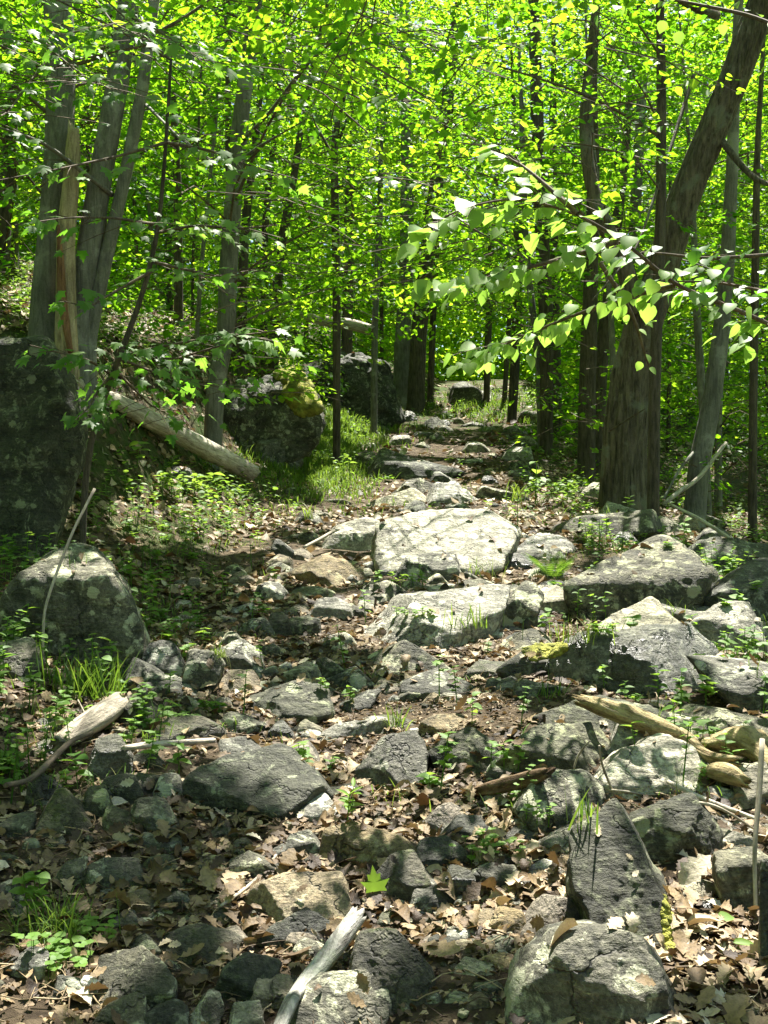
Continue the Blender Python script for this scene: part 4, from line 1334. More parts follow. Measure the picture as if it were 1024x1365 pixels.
near_branch(sm, [
    ([(160, 475), (215, 462), (280, 450), (340, 445), (372, 440)], 9.2, 8.2, 44, .135, .22, .3, 'm', False),
    ([(165, 470), (230, 480), (290, 462), (330, 452)], 9.2, 8.6, 34, .13, .25, .3, 'm', False),
    ([(160, 478), (215, 500), (270, 512), (330, 520)], 10.2, 12, 60, .13, .35, .3, 'm', False),
    ([(150, 490), (200, 540), (240, 560)], 10.2, 12, 40, .13, .35, .25, 'm', False),
    ([(330, 450), (350, 452), (365, 455)], 8.3, 8.1, 5, .13, .06, .95, 'm', True),
    ([(150, 500), (120, 480), (80, 470), (40, 460)], 9.2, 8.4, 24, .12, .2, .15, 'm', False),
    ([(150, 500), (130, 520), (118, 545), (100, 560)], 9.2, 8.7, 30, .12, .1, .2, 'm', False),
    ([(208, 350), (250, 360), (300, 370), (350, 360)], 9.2, 8.8, 28, .12, .3, .35, 'm', False),
    ([(205, 360), (150, 390), (120, 410), (80, 400)], 9.2, 8.4, 22, .12, .25, .2, 'm', False),
    ([(212, 310), (260, 300), (320, 305), (370, 300)], 9.2, 8.6, 40, .12, .3, .5, 'm', False),
    ([(213, 300), (150, 290), (90, 290), (20, 300)], 9.2, 8.2, 24, .125, .3, .2, 'm', False),
    ([(222, 190), (280, 200), (330, 220), (400, 240)], 9.2, 8.8, 40, .12, .3, .45, 'm', False),
    ([(222, 190), (150, 210), (80, 225), (0, 240)], 9.2, 8, 26, .13, .3, .25, 'm', False),
])
near_branch(cl, [
    ([(75, 60), (40, 110), (10, 150), (-30, 170)], 11.4, 8, 60, .12, .35, .25, 'm', False),
    ([(82, 30), (60, 60), (110, 100), (150, 120)], 11.4, 8, 60, .12, .35, .25, 'm', False),
    ([(170, 20), (210, 40), (240, 60), (280, 90)], 11.4, 8.6, 60, .12, .3, .3, 'm', False),
    ([(80, -40), (40, 10), (0, 40), (-40, 60)], 11.4, 7.6, 60, .12, .4, .25, 'm', False),
    ([(170, -60), (120, -10), (150, 30), (190, 50)], 11.4, 7.6, 50, .12, .35, .25, 'm', False),
], name='leafy_branch')
near_branch(lone, [
    ([(450, 250), (500, 235), (550, 240), (590, 255)], 21, 16.5, 40, .17, .3, .45, 'n', False),
    ([(450, 180), (420, 160), (380, 140), (340, 150)], 21, 17, 50, .17, .35, .45, 'n', False),
    ([(452, 140), (500, 130), (540, 135)], 21, 17, 36, .17, .35, .45, 'n', False),
    ([(453, 100), (560, 150), (640, 190), (710, 215)], 21, 15.5, 60, .16, .3, .45, 'n', False),
    ([(454, 50), (400, 40), (340, 60), (290, 50)], 21, 15.5, 60, .17, .4, .5, 'm', False),
    ([(455, 0), (520, 20), (600, 50), (700, 60)], 21, 15.5, 70, .17, .4, .55, 'm', False),
])
tx = np.array([t['x'] for t in TREES])
ty = np.array([t['y'] for t in TREES])

# (1) leaves of the visible wood
r = np.random.default_rng(31)
NV = 14500
Y = 8 + 42 * r.random(NV * 4) ** .85
x = r.uniform(-1, 1, NV * 4) * (.40 * Y + 2)
g = ground(x, Y, False)
zmax = np.minimum(ZC + .50 * Y + 2.0, g + 15)
z = g + .4 + (zmax - g - .4) * r.random(NV * 4)
u = x - np.interp(Y, CY, CX)
hgt = z - g
pr = np.ones(len(Y))
pr *= np.clip(.45 + Y / 30, 0, 1)
pr *= np.where((np.abs(u) < 1.9) & (hgt < 3.2) & (Y < 47), 0.0, 1)
pr *= np.where((np.abs(u + .2) < 2.6) & (hgt < 1.3), 0.0, 1)
pr *= np.where(u < 0, np.where(hgt < 2.2, .8, 1), np.where(hgt < .9, .6, 1))
pr *= np.where((np.abs(u - .4) < 3.0) & (hgt < 3.2) & (Y > 28) & (Y < 55), 0, 1)
pr *= np.where((Y < 13) & (z < 4.2), 0, 1)
pr *= np.where((x / Y > .22) & (Y < 16), .25, 1)
pr *= np.where((Y < 17.5) & (u > 1.2) & (z < 5.2), .06, 1)
pr *= np.where((Y < 14) & (u < 0) & (z < 5), .15, 1)
sx, sy = 512 + F * x / Y, 682.5 - F * (z - ZC) / Y
for t in TREES:
    if t['clear']:
        ps = np.array(t['px'], float)[::-1]
        tpx = np.interp(sy, ps[:, 1], ps[:, 0])
        pr *= np.where((np.abs(sx - tpx) < 10 + 320 / Y) & (Y < t['Y']), .14, 1)
q = np.stack([x, Y, z * 1.6], -1)
pr *= sstep(-.55, .1, fbm(q * .42 + 5, 2))
ok = r.random(len(Y)) < pr
base = np.stack([x, Y, z], -1)[ok][:NV]
n = len(base)
print('visible sprays', n)
L = r.uniform(.7, 1.35, n) * (1 + .012 * base[:, 1])
az = r.uniform(0, 2 * math.pi, n)
pit = r.normal(.05, .22, n)
ls = (.070 + .0020 * base[:, 1]) * r.uniform(.85, 1.2, n)
tone = np.clip(.5 + .6 * fbm(base * .32, 2) + r.normal(0, .13, n), .05, 1)
lv = sprays(base, az, pit, L, ls, r, tone=tone)
give(base, L, az, lv, lv[6], limbs=.05, r=r)

# (2) leaves added above the view, set along sun rays to shade the trail
r = np.random.default_rng(33)
NC = int(len(shade) * SHADE_LEAVES)
pk = r.integers(0, len(shade), NC)
p = shade[pk] + (r.normal(0, .05, (NC, 1)) * E1 + r.normal(0, .05, (NC, 1)) * E2)
hh = r.uniform(7.5, 13, NC)
pw = p + SUN * (hh / SUN[2])[:, None]
bad = in_frame(pw, .03)
pw[bad] += SUN * 3.5
bad = in_frame(pw, .03)
pw[bad] += SUN * 3.5
ii, jj = cell(pw)
pw = pw[~litgrid[ii, jj]]
n = len(pw)
d = norm(np.stack([r.normal(size=n), r.normal(size=n), r.uniform(-.8, .1, n)], -1))
nn = norm(np.stack([r.normal(0, .3, n), r.normal(0, .3, n), np.ones(n)], -1))
pw = pw - d * .055
sz = r.uniform(.09, .135, n)
d2 = np.argmin((pw[:, 0, None] - tx) ** 2 + (pw[:, 1, None] - ty) ** 2, 1)
v, f, rn = leaf_arrays(pw, d, nn, sz, LT_V, LT_F, r.uniform(.1, .9, n), 1.15)
v = v.reshape(n, -1, 3)
rn = rn.reshape(n, -1)
for k in np.unique(d2):
    s = d2 == k
    m = int(s.sum())
    TREES[k]['acc'].add(v[s].reshape(-1, 3), (LT_F[None] + (np.arange(m) * len(LT_V))[:, None, None]).reshape(-1, 4), rn[s].ravel(), 0)
print('canopy leaves', n)
for t in TREES:
    if t['acc'].n:
        t['acc'].build('crown', [M['leaf'], M['twig']], t['root'], t['root'].location)  # the tree's own sprays plus any added shade leaves nearest to it

# (3) the wood beyond, one mass all round
r = np.random.default_rng(35)
acc = Acc()


def mass(n, x, Y, z, size):
    i, j = cell(np.stack([x, Y, z], -1))
    s = ~(litgrid[i, j] | litgrid[i - 4, j] | litgrid[i + 4, j] | litgrid[i, j - 4] | litgrid[i, j + 4])
    x, Y, z, size = x[s], Y[s], z[s], size[s]
    n = len(x)
    d = norm(np.stack([r.normal(size=n), r.normal(size=n), r.uniform(-.9, .2, n)], -1))
    nn = norm(np.stack([r.normal(0, .5, n), r.normal(0, .5, n), np.ones(n)], -1))
    pos = np.stack([x, Y, z], -1)
    tn = np.clip(.68 + .6 * fbm(pos * .2, 2) + r.normal(0, .15, n), 0, 1)
    v, f, rn = leaf_arrays(pos, d, nn, size, LT_V, LT_F, tn, 1.2)
    acc.add(v, f, rn)


n = 170000
Y = r.uniform(46, 82, n)
x = r.uniform(-1, 1, n) * .5 * Y
q = np.stack([x * .25, Y * .25, r.uniform(0, 1, n) * 6], -1)
z = ground(x, Y, False) + .2 + 24 * r.random(n) ** 1.4
keep = fbm(np.stack([x, Y, z], -1) * .3, 2) > -.45
u = x - np.interp(Y, CY, CX)
keep &= ~((np.abs(u) < 3) & (Y < 51) & (z < ground(x, Y, False) + 2))
x, Y, z = x[keep], Y[keep], z[keep]
mass(len(x), x, Y, z, r.uniform(.22, .42, len(x)))
n = 26000
x = 4.5 + r.uniform(-11, 11, n)
Y = r.uniform(58, 78, n)
z = ground(x, Y, False) + 11 * r.random(n)
mass(n, x, Y, z, r.uniform(.25, .42, n))
n = 52000
a = r.uniform(math.radians(115), math.radians(425), n)
rr = r.uniform(12, 24, n)
x, Y = rr * np.sin(a + math.pi / 2 * 0), rr * np.cos(a)
s = ~((Y > 0) & (np.abs(x) < .45 * Y + 3))
x, Y = x[s], Y[s]
z = ground(x, Y, False) + 18 * r.random(len(x)) ** 1.1
mass(len(x), x, Y, z, r.uniform(.2, .4, len(x)))
fw = acc.build('far_woods', [M['leaf']])
tag(fw, 'far mass of sunlit green leaves closing the view beyond the trees', 'woods', kind='stuff')
# ------------------------------------------------------------------ fallen wood
def wood(name, label, cat, px, Ys, mat='deadwood', sides=14, ridge=.12, bump_=.1, splinter=0.0, step=.06, lift=0.0, seed=None, fitw=.8):
    """px rows: (x, y, width px); Ys distances (or None to lie on whatever is under that pixel)"""
    SEED[0] += 1
    r = np.random.default_rng(seed or SEED[0])
    rows = []
    if Ys is None:
        hits = np.array([cast(a, b)[0][1] - .45 * w * cast(a, b)[0][1] / F for a, b, w in px])
        k = np.arange(len(px))
        fit = np.polyval(np.polyfit(k, hits, 1), k)
        Ys = fit + min(0, (hits - fit).min()) * fitw
    for i, (a, b, w) in enumerate(px):
        y = Ys[i]
        rows.append([*(P(a, b, y) + [0, 0, lift]), .5 * w * y / F])
    pts = spline(np.array(rows), step)
    v, q, t = tube(pts[:, :3], pts[:, 3], sides, bump=bump_, ridge=ridge, seed=SEED[0])
    if splinter:
        ax0 = norm(pts[0, :3] - pts[1, :3])
        ax1 = norm(pts[-1, :3] - pts[-2, :3])
        n = len(pts)
        v[:sides] += ax0 * (r.uniform(-.3, 1, sides) * splinter)[:, None]
        v[(n - 1) * sides:n * sides] += ax1 * (r.uniform(-.3, 1, sides) * splinter)[:, None]
        v[-2] -= ax0 * splinter * .5
        v[-1] -= ax1 * splinter * .5
    loc = pts[len(pts) // 2, :3]
    az = norm(pts[-1, :3] - pts[0, :3])
    ax = norm(np.cross(az, [.3, .5, .81]))
    RM = np.stack([ax, np.cross(az, ax), az], 1)
    acc = Acc()
    acc.add((v - loc) @ RM, q)
    acc.f.setdefault((3, 0), []).append(t)
    o = acc.build(name, M[mat], None, (0, 0, 0), True)
    o.matrix_world = Matrix.Translation(Vector(loc)) @ Matrix(RM.tolist()).to_4x4()
    tag(o, label, cat)
    return o, pts


yl = hit(322, 640)
yl, yu = 16.0, 12.0
wood('fallen_log', 'grey barkless log slanting down the bank from the huge black boulder', 'log',
     [(70, 495, 18), (112, 517, 20), (160, 538, 22), (205, 562, 25), (240, 580, 24), (290, 606, 25), (336, 630, 23)], list(np.linspace(yu - .3, yl, 7)), 'deadwood', 20, .16, .12, .05, .05)
wood('fallen_log', 'old mossy fallen trunk lying on top of the far ledge', 'log', [(395, 418, 9), (430, 428, 14), (465, 432, 16), (496, 440, 15)], [28, 28, 28, 28], 'deadwood', 12, .15, .15, .08, .15)
wood('broken_branch', 'thick pale broken branch with peeling bark lying over bottom stones', 'branch',
     [(476, 1222, 22), (455, 1252, 25), (430, 1285, 25), (405, 1315, 24), (392, 1328, 17), (388, 1336, 20), (375, 1365, 18), (365, 1395, 16)], None, 'birch', 22, .22, .2, .03, .015)
wood('half_buried_log', 'short bleached half buried log amid sunny leaves', 'log', [(78, 992, 22), (105, 975, 32), (135, 955, 36), (158, 938, 30)], None, 'greywood', 16, .2, .16, .04, .04)
wood('rotten_branch', 'rotten yellow green branch with splintered end sprawled over the boulders', 'branch',
     [(778, 935, 14), (800, 942, 22), (840, 956, 28), (880, 972, 26), (915, 983, 18), (930, 1000, 14), (950, 1012, 16), (975, 1014, 12)], None, 'rotten', 26, .55, .25, .09, .02)
wood('rotten_wood_chunk', 'upright splintered chunk of yellow rotten wood at the picture edge', 'wood', [(955, 992, 26), (978, 990, 42), (1000, 985, 40), (1016, 1003, 26), (1030, 1022, 16)], None, 'rotten', 22, .55, .25, .10, .02)
wood('rotten_wood_chunk', 'flat amber piece of rotten wood below the rotten branch', 'wood', [(940, 1030, 12), (955, 1028, 22), (975, 1033, 22), (992, 1042, 14)], None, 'rotten', 18, .45, .25, .05, .02)
wood('rotten_log', 'dark hollow rotten log piece lit at one end below the mossy rocks', 'log', [(632, 1056, 10), (655, 1051, 18), (690, 1043, 21), (715, 1036, 20), (730, 1030, 14)], None, 'rotdark', 18, .35, .25, .05, .02)
wood('forked_stick', 'mossy stick lying bent beside the dark stone heap', 'stick', [(8, 1056, 7), (38, 1050, 8), (55, 1036, 9), (75, 1015, 9), (95, 995, 8), (122, 985, 5)], None, 'twig', 8, .1, .1, .01, .03, lift=.03)
wood('fallen_branch', 'thin straight grey branch lying level above the wide dark boulder', 'branch', [(165, 1003, 8), (200, 998, 9), (245, 995, 8), (285, 992, 7)], None, 'deadwood', 8, .1, .1, .01, .04, lift=.02)
wood('stick', 'slender pale tipped stick poking from the long tan rock', 'stick', [(294, 1208, 4), (320, 1190, 5), (345, 1170, 5), (368, 1140, 4)], None, 'cane', 7, 0, .1, 0, .03)
wood('cane_stalk', 'long dry cane leaning across the great domed boulder', 'cane', [(57, 890, 3.5), (58, 815, 4), (75, 765, 4), (97, 708, 4), (126, 652, 4)], [6.6, 6.7, 6.8, 7.0, 7.3], 'cane', 7, 0, .08, 0, .05)
wood('cane_stalk', 'upright pale dead cane before the slab at the picture edge', 'cane', [(1008, 1330, 5), (1008, 1240, 5), (1005, 1130, 6), (1012, 1060, 8), (1016, 985, 7)], [3.85, 3.9, 4.0, 4.1, 4.2], 'cane', 7, 0, .1, 0, .05)
wood('stick', 'grey twig standing up from leaves before the pale rounded boulder', 'stick', [(833, 1088, 3.5), (815, 1050, 4), (802, 1020, 3.5), (799, 994, 3)], [5.0, 5.0, 4.95, 4.9], 'cane', 6, 0, .05, 0, .03)
wood('stick', 'short curved twig standing by the lichened boulder below the shiny one', 'stick', [(764, 1030, 3), (768, 1010, 3), (778, 995, 3), (787, 987, 2)], [5.25, 5.25, 5.22, 5.2], 'cane', 6, 0, .05, 0, .03)
wood('fallen_branch', 'grey branch stretched under the pale rounded boulder toward the dead cane', 'branch', [(890, 1042, 6), (930, 1062, 7), (970, 1078, 7), (1020, 1096, 6)], None, 'deadwood', 8, .1, .1, 0, .04)
wood('fallen_branch', 'second pale twiggy branch crossing leaves beneath the grey branch', 'branch', [(912, 1070, 5), (945, 1070, 5), (975, 1085, 4), (1005, 1105, 3)], None, 'cane', 7, .1, .1, 0, .04)
wood('stick', 'crooked twig lying across the top of the long dark rock', 'stick', [(812, 1053, 3), (840, 1055, 3), (865, 1062, 3), (880, 1058, 2)], None, 'cane', 6, 0, .05, 0, .03)
wood('fallen_branch', 'dead branch propped on the bare leaning trunk beyond the boulders', 'branch', [(885, 672, 6), (905, 655, 7), (930, 640, 6), (968, 590, 5)], [15.5, 15.8, 16.1, 16.3], 'deadwood', 7, .1, .1, 0, .1)
wood('fallen_branch', 'bare branch lying on the slope where dry grass trails down', 'branch', [(893, 672, 4), (930, 690, 5), (965, 712, 5), (1010, 745, 4)], [13.5, 13, 12.5, 12], 'deadwood', 7, .1, .1, 0, .1)
wood('stick', 'little thin stick poking up behind the half buried log', 'stick', [(116, 957, 2.5), (110, 945, 2.5), (104, 933, 2)], [6.1, 6.15, 6.2], 'cane', 6, 0, .05, 0, .03)
wood('stick', 'pale root bent over stones by the smooth hump stone', 'stick', [(405, 732, 4), (425, 722, 5), (442, 712, 5), (452, 708, 3)], None, 'cane', 6, 0, .1, 0, .05, lift=.02)

# ------------------------------------------------------------------ leaf litter
_os = [0, .1, .2, .29, .42, .52, .64, .75, .87, 1]
_ow = [.012, .07, .20, .13, .28, .19, .29, .17, .15, .0]


def oak(curl, fold):
    nv, nf = [], []
    for i, (s, w) in enumerate(zip(_os, _ow)):
        z = curl * (4 * s * (1 - s) - .6)
        nv += [[-w, s + .10 * w, z + fold * w + .8 * abs(curl) * w * w * 6], [0, s, z], [w, s + .10 * w, z + fold * w * .6 + .8 * abs(curl) * w * w * 6]]
    for i in range(len(_os) - 1):
        a = 3 * i
        nf += [[a, a + 1, a + 4, a + 3], [a + 1, a + 2, a + 5, a + 4]]
    return np.array(nv, float), np.array(nf)


OAKS = [oak(.10, .15), oak(-.12, .3), oak(.2, .5), oak(-.05, .1), oak(.04, -.25)]


def litter(n, Y0, Y1, power, half, size, temps, rockkeep, r, acc):
    Y = Y0 + (Y1 - Y0) * r.random(n) ** power
    x = r.uniform(-1, 1, n) * half(Y)
    out = []
    dens = fbm(np.stack([x * .9, Y * .9, np.zeros(n) + 2], -1), 2)
    for a, b, dn in zip(x, Y, dens):
        z, nn = drop(a, b, 20)
        if z - gz(a, b) > .03:
            if r.random() > rockkeep or nn[2] < .72:
                continue
        elif r.random() > .6 + 1.3 * dn:
            continue
        out.append((a, b, z, *nn))
    out = np.array(out)
    n = len(out)
    pos = out[:, :3] + np.stack([np.zeros(n), np.zeros(n), r.uniform(.003, .028, n)], -1)
    nn = norm(out[:, 3:] + r.normal(0, .28, (n, 3)))
    a = r.uniform(0, 2 * math.pi, n)
    d = np.stack([np.cos(a), np.sin(a), np.zeros(n)], -1)
    d = norm(d - nn * np.sum(d * nn, 1)[:, None] + r.normal(0, .1, (n, 3)))
    sz = size * np.clip(np.exp(r.normal(-.15, .33, n)), .35, 1.45)
    tone = np.clip(.47 + .3 * fbm(pos * 1.3, 2) + r.normal(0, .27, n), 0, 1)
    w = r.integers(0, len(temps), n)
    for k, (TV, TF) in enumerate(temps):
        s = w == k
        v, f, rn = leaf_arrays(pos[s], d[s], nn[s], sz[s], TV, TF, tone[s], r.uniform(.9, 1.15))
        acc.add(v, f, rn)


r = np.random.default_rng(51)
acc = Acc()
litter(24000, 2.15, 9.5, 1.25, lambda Y: .46 * Y + .5, .082, OAKS + [(NT_V * [.7, 1, 2.2], NT_F)], .035, r, acc)
FL = [(NT_V * [.75, 1, 2.2], NT_F), (LT_V * [1, 1, 3], LT_F), (LT_V * [1, 1, -2], LT_F)]
litter(23000, 9, 24, 1.1, lambda Y: .45 * Y, .105, FL, .025, r, acc)
litter(6000, 24, 50, 1, lambda Y: .35 * Y, .2, FL[1:], .1, r, acc)
nb = 26000
Yb = 2.2 + 9 * r.random(nb) ** .9
xb = r.uniform(-.41, .41, nb) * Yb
ab = r.uniform(0, 6.3, nb)
pb = np.stack([xb, Yb, ground(xb, Yb) + r.uniform(.004, .02, nb)], -1)
v, f, rn = leaf_arrays(pb, np.stack([np.cos(ab), np.sin(ab), r.normal(0, .3, nb)], -1), norm(np.stack([r.normal(0, .4, nb), r.normal(0, .4, nb), np.ones(nb)], -1)), r.uniform(.012, .035, nb), LT_V * [1, 1, 3], LT_F, r.uniform(0, .8, nb))
acc.add(v, f, rn)
for _ in range(1500):
    Y = 2.3 + 11 * r.random() ** 1.4
    x = r.uniform(-.4, .4) * Y
    a, L = r.uniform(0, 6.3), r.uniform(.05, .22)
    q = np.array([[x + math.cos(a) * L * k + r.normal(0, .006), Y + math.sin(a) * L * k + r.normal(0, .006), 0] for k in (0, .35, .7, 1)])
    for k in range(4):
        q[k, 2] = gz(q[k, 0], q[k, 1]) + .02 + r.uniform(0, .012)
    add_tube(acc, q, np.array([1, .9, .7, .4]) * r.uniform(.0015, .0035), 4, r=r.uniform(0, .9), cap=False)
lo = acc.build('leaf_litter', [M['litter']], smooth=True)
tag(lo, 'tan and brown dry oak leaves carpeting the ground between the stones', 'leaf litter', kind='stuff')


def one_leaf(name, label, cat, px, py, size, temp, mat, tone, up=.02, d=None, nn=None):
    p, n = cast(px, py)
    p = p + n * up
    nn = norm(np.array(nn if nn is not None else n, float))
    d = norm(np.array(d if d is not None else (.7, -.6, .1), float))
    acc = Acc()
    v, f, rn = leaf_arrays(p[None], d[None], nn[None], np.array([size]), temp[0], temp[1], np.array([tone]))
    acc.add(v, f, rn)
    o = acc.build(name, M[mat], None, p, True)
    tag(o, label, cat)


one_leaf('dry_leaf', 'withered pale leaf hanging from the grey block over a black hollow', 'leaf', 955, 1145, .17, OAKS[0], 'litter', .97, .03, (-.75, -.3, -.5), (-.35, -.85, .45))
one_leaf('dry_leaf', 'large brown oak leaf lying flat in shade beside the bottom boulder', 'leaf', 568, 1266, .17, OAKS[3], 'litter', .62, .03, (.7, -.6, .1), (0, -.35, .9))
one_leaf('dry_leaf', 'big yellowish oak leaf flat on dull leaves near the long twig', 'leaf', 300, 1190, .19, OAKS[3], 'litter', .72, .03, (.2, .9, .1), (0, -.35, .9))
one_leaf('green_leaf', 'lone fresh green leaf standing beside the pale broken branch', 'leaf', 502, 1206, .10, (MP_V, MP_F), 'herb', .6, .05, (-.15, .1, .9), (-.2, -.95, .2))
one_leaf('green_leaf', 'small green leaf on sunlit brown leaves between the slabs', 'leaf', 958, 1236, .06, (NT_V, NT_F), 'herb', .9, .03, (.9, .2, .1), (0, -.4, .9))
one_leaf('green_leaf', 'narrow green blade on blazing leaves between the slabs', 'leaf', 978, 1268, .08, (NT_V * [.45, 1, 1], NT_F), 'herb', 1, .03, (.9, -.25, .05), (0, -.4, .9))

# ------------------------------------------------------------------ small plants
def blade(p, d, L, w, droop, r, k=6):
    """one grass blade: strip of quads"""
    d = norm(np.array(d, float))
    s = np.linspace(0, 1, k)
    c = p + L * (s[:, None] * d + np.array([0, 0, -1]) * (droop * s ** 2.2)[:, None])
    hz = np.array([d[0], d[1], 0]) + r.normal(0, .2, 3)
    side = norm(np.cross(hz, [0, 0, 1.0]) + 1e-4)
    ww = w * (1 - s ** 2.5) * (.7 + .6 * s * (1 - s))
    v = np.concatenate([c - side * ww[:, None], c + side * ww[:, None]])
    i = np.arange(k - 1)
    f = np.stack([i, i + k, i + k + 1, i + 1], -1)
    return v, f


def grass_tuft(acc, p, n, L, w, r, tone=.5, spread=.06, droop=.5, lean=.75, lim=None):
    for _ in range(n):
        a = r.uniform(0, 2 * math.pi) if lim is None else r.normal(lim[0], lim[1])
        e = r.uniform(.1, 1) * lean
        d = (math.cos(a) * e, math.sin(a) * e, 1)
        q = p + np.array([r.normal(0, spread), r.normal(0, spread), 0])
        v, f = blade(q, d, L * r.uniform(.5, 1.1), w * r.uniform(.6, 1.1), droop * r.uniform(.4, 1.3), r)
        acc.add(v, f, np.clip(tone + r.normal(0, .2), 0, 1))


def herb(acc, p, h, nl, size, r, tone=.6, kind='n', m=0, stem=True, width=1.0, tilt=.3):
    """upright stem with whorls of leaves"""
    top = p + np.array([r.normal(0, .12) * h, r.normal(0, .12) * h, h])
    if stem:
        add_tube(acc, [p, .5 * (p + top) + [0, 0, .02 * h], top], np.array([.003, .0025, .0015]) * max(1, h / .2), 4, r=tone * .6, m=m, cap=False)
    t = np.linspace(.45, 1, nl)
    pos = p + (top - p) * t[:, None]
    a = np.arange(nl) * 2.4 + r.uniform(0, 6)
    d = np.stack([np.cos(a), np.sin(a), r.uniform(-.25, tilt + .2, nl)], -1)
    nn = norm(np.stack([r.normal(0, .2, nl), r.normal(-.1, .2, nl), np.ones(nl)], -1))
    TV, TF = (NT_V, NT_F) if kind == 'n' else ((MP_V, MP_F) if kind == 'm' else (LT_V, LT_F))
    v, f, rn = leaf_arrays(pos, d, nn, size * r.uniform(.7, 1.1, nl), TV, TF, np.clip(tone + r.normal(0, .12, nl), 0, 1), width)
    acc.add(v, f, rn, m)


def clover(acc, p, R_, n, size, r, tone=.8):
    for _ in range(n):
        q = p + np.array([r.normal(0, R_), r.normal(0, R_), 0])
        q[2] = drop(q[0], q[1], 20)[0] + r.uniform(.03, .08)
        add_tube(acc, [q - [0, 0, .09], q], [.001, .001], 3, r=tone * .5, cap=False)
        a = r.uniform(0, 6.3)
        aa = a + np.array([0, 2.09, 4.19])
        d = np.stack([np.cos(aa), np.sin(aa), r.uniform(-.1, .25, 3)], -1)
        nn = np.array([[0, -.25, 1.0]] * 3) + r.normal(0, .1, (3, 3))
        v, f, rn = leaf_arrays(np.repeat(q[None], 3, 0), d, norm(nn), np.full(3, size) * r.uniform(.8, 1.2), NT_V * [1.25, 1, .6], NT_F, np.full(3, np.clip(tone + r.normal(0, .1), 0, 1)))
        acc.add(v, f, rn)


def plant(name, label, cat, px, py, fn, mats=('herb', 'grass')):
    SEED[0] += 1
    r = np.random.default_rng(SEED[0])
    p, n = cast(px, py)
    p = p - [0, 0, .02]
    acc = Acc()
    fn(acc, p, r)
    o = acc.build(name, [M[m] for m in mats], None, p, True)
    tag(o, label, cat)
    return o


def plants(name, label, cat, spots, fn, mats=('herb',)):
    """several seedlings that nothing tells apart: one object each, one shared label and group"""
    for (px, py) in spots:
        tag(plant(name, label, cat, px, py, fn, mats), group=label)


G = ('grass',)
plant('grass_tuft', 'big arching tuft of long grass beside the stone with a white streak', 'grass tuft', 78, 1248, lambda a, p, r: grass_tuft(a, p, 150, .30, .0035, r, .5, .07, .55, 1.0), G)
plants('leafy_seedling', 'leafy seedling growing up through the big arching grass tuft', 'seedling', [(39, 1233), (50, 1235), (61, 1237)], lambda a, p, r: herb(a, p, .22, 8, .055, r, .7))
plant('grass_tuft', 'dense dark grass clump at the foot of the great domed boulder', 'grass tuft', 100, 925, lambda a, p, r: [grass_tuft(a, p + [q, 0, 0], 60, .42, .006, r, .35, .1, .4, .6) for q in (-.16, 0, .14)], G)
plant('leafy_seedling', 'bright leafed seedling poking from the dense dark grass clump', 'seedling', 150, 905, lambda a, p, r: herb(a, p, .26, 10, .10, r, .75, width=.45), ('herb',))
plant('grass_tuft', 'bleached grass tuft hanging over a grey stone in the trail', 'grass tuft', 291, 872, lambda a, p, r: (grass_tuft(a, p, 24, .16, .003, r, .45, .02, .4, .6), grass_tuft(a, p, 40, .22, .003, r, .98, .02, 1.3, 1.0, (-1.6, .6))), G)
plant('grass_tuft', 'bright green grass sprig beside the long pale flat stone', 'grass tuft', 528, 968, lambda a, p, r: grass_tuft(a, p, 26, .26, .006, r, .75, .03, .45, .7), G)
plant('leafy_seedling', 'tall narrow leaved seedling between the speckled stone and tan block', 'seedling', 463, 1098, lambda a, p, r: (herb(a, p, .15, 9, .075, r, .85, width=.4, tilt=.7), herb(a, p + [.02, 0, .06], .12, 3, .06, r, .95, width=.35, tilt=1.2)), ('herb',))
plant('clover_patch', 'patch of bright clover glowing on leaves in mid trail', 'clover', 655, 1138, lambda a, p, r: clover(a, p, .055, 34, .02, r, .85), ('herb',))
plant('clover_patch', 'patch of yellow green clover beside the big arching grass tuft', 'clover', 133, 1256, lambda a, p, r: clover(a, p, .045, 26, .018, r, .95), ('herb',))
plant('clover_patch', 'darker leafy patch beneath the yellow green clover near the bottom', 'clover', 78, 1290, lambda a, p, r: clover(a, p, .06, 34, .024, r, .6), ('herb',))
plants('leafy_seedling', 'small bright herb rooted beside the rounded mossy rock', 'seedling', [(701, 1093), (716, 1095), (731, 1097)], lambda a, p, r: herb(a, p, .10, 7, .035, r, .85))
plant('leafy_seedling', 'pale little herb spreading over the top of the rounded mossy rock', 'seedling', 690, 1065, lambda a, p, r: clover(a, p, .05, 20, .02, r, .8), ('herb',))
plants('leafy_seedling', 'low green herb at the foot of the dark green mossy stone', 'seedling', [(654, 1023), (672, 1025), (690, 1027)], lambda a, p, r: herb(a, p, .15, 7, .05, r, .6))


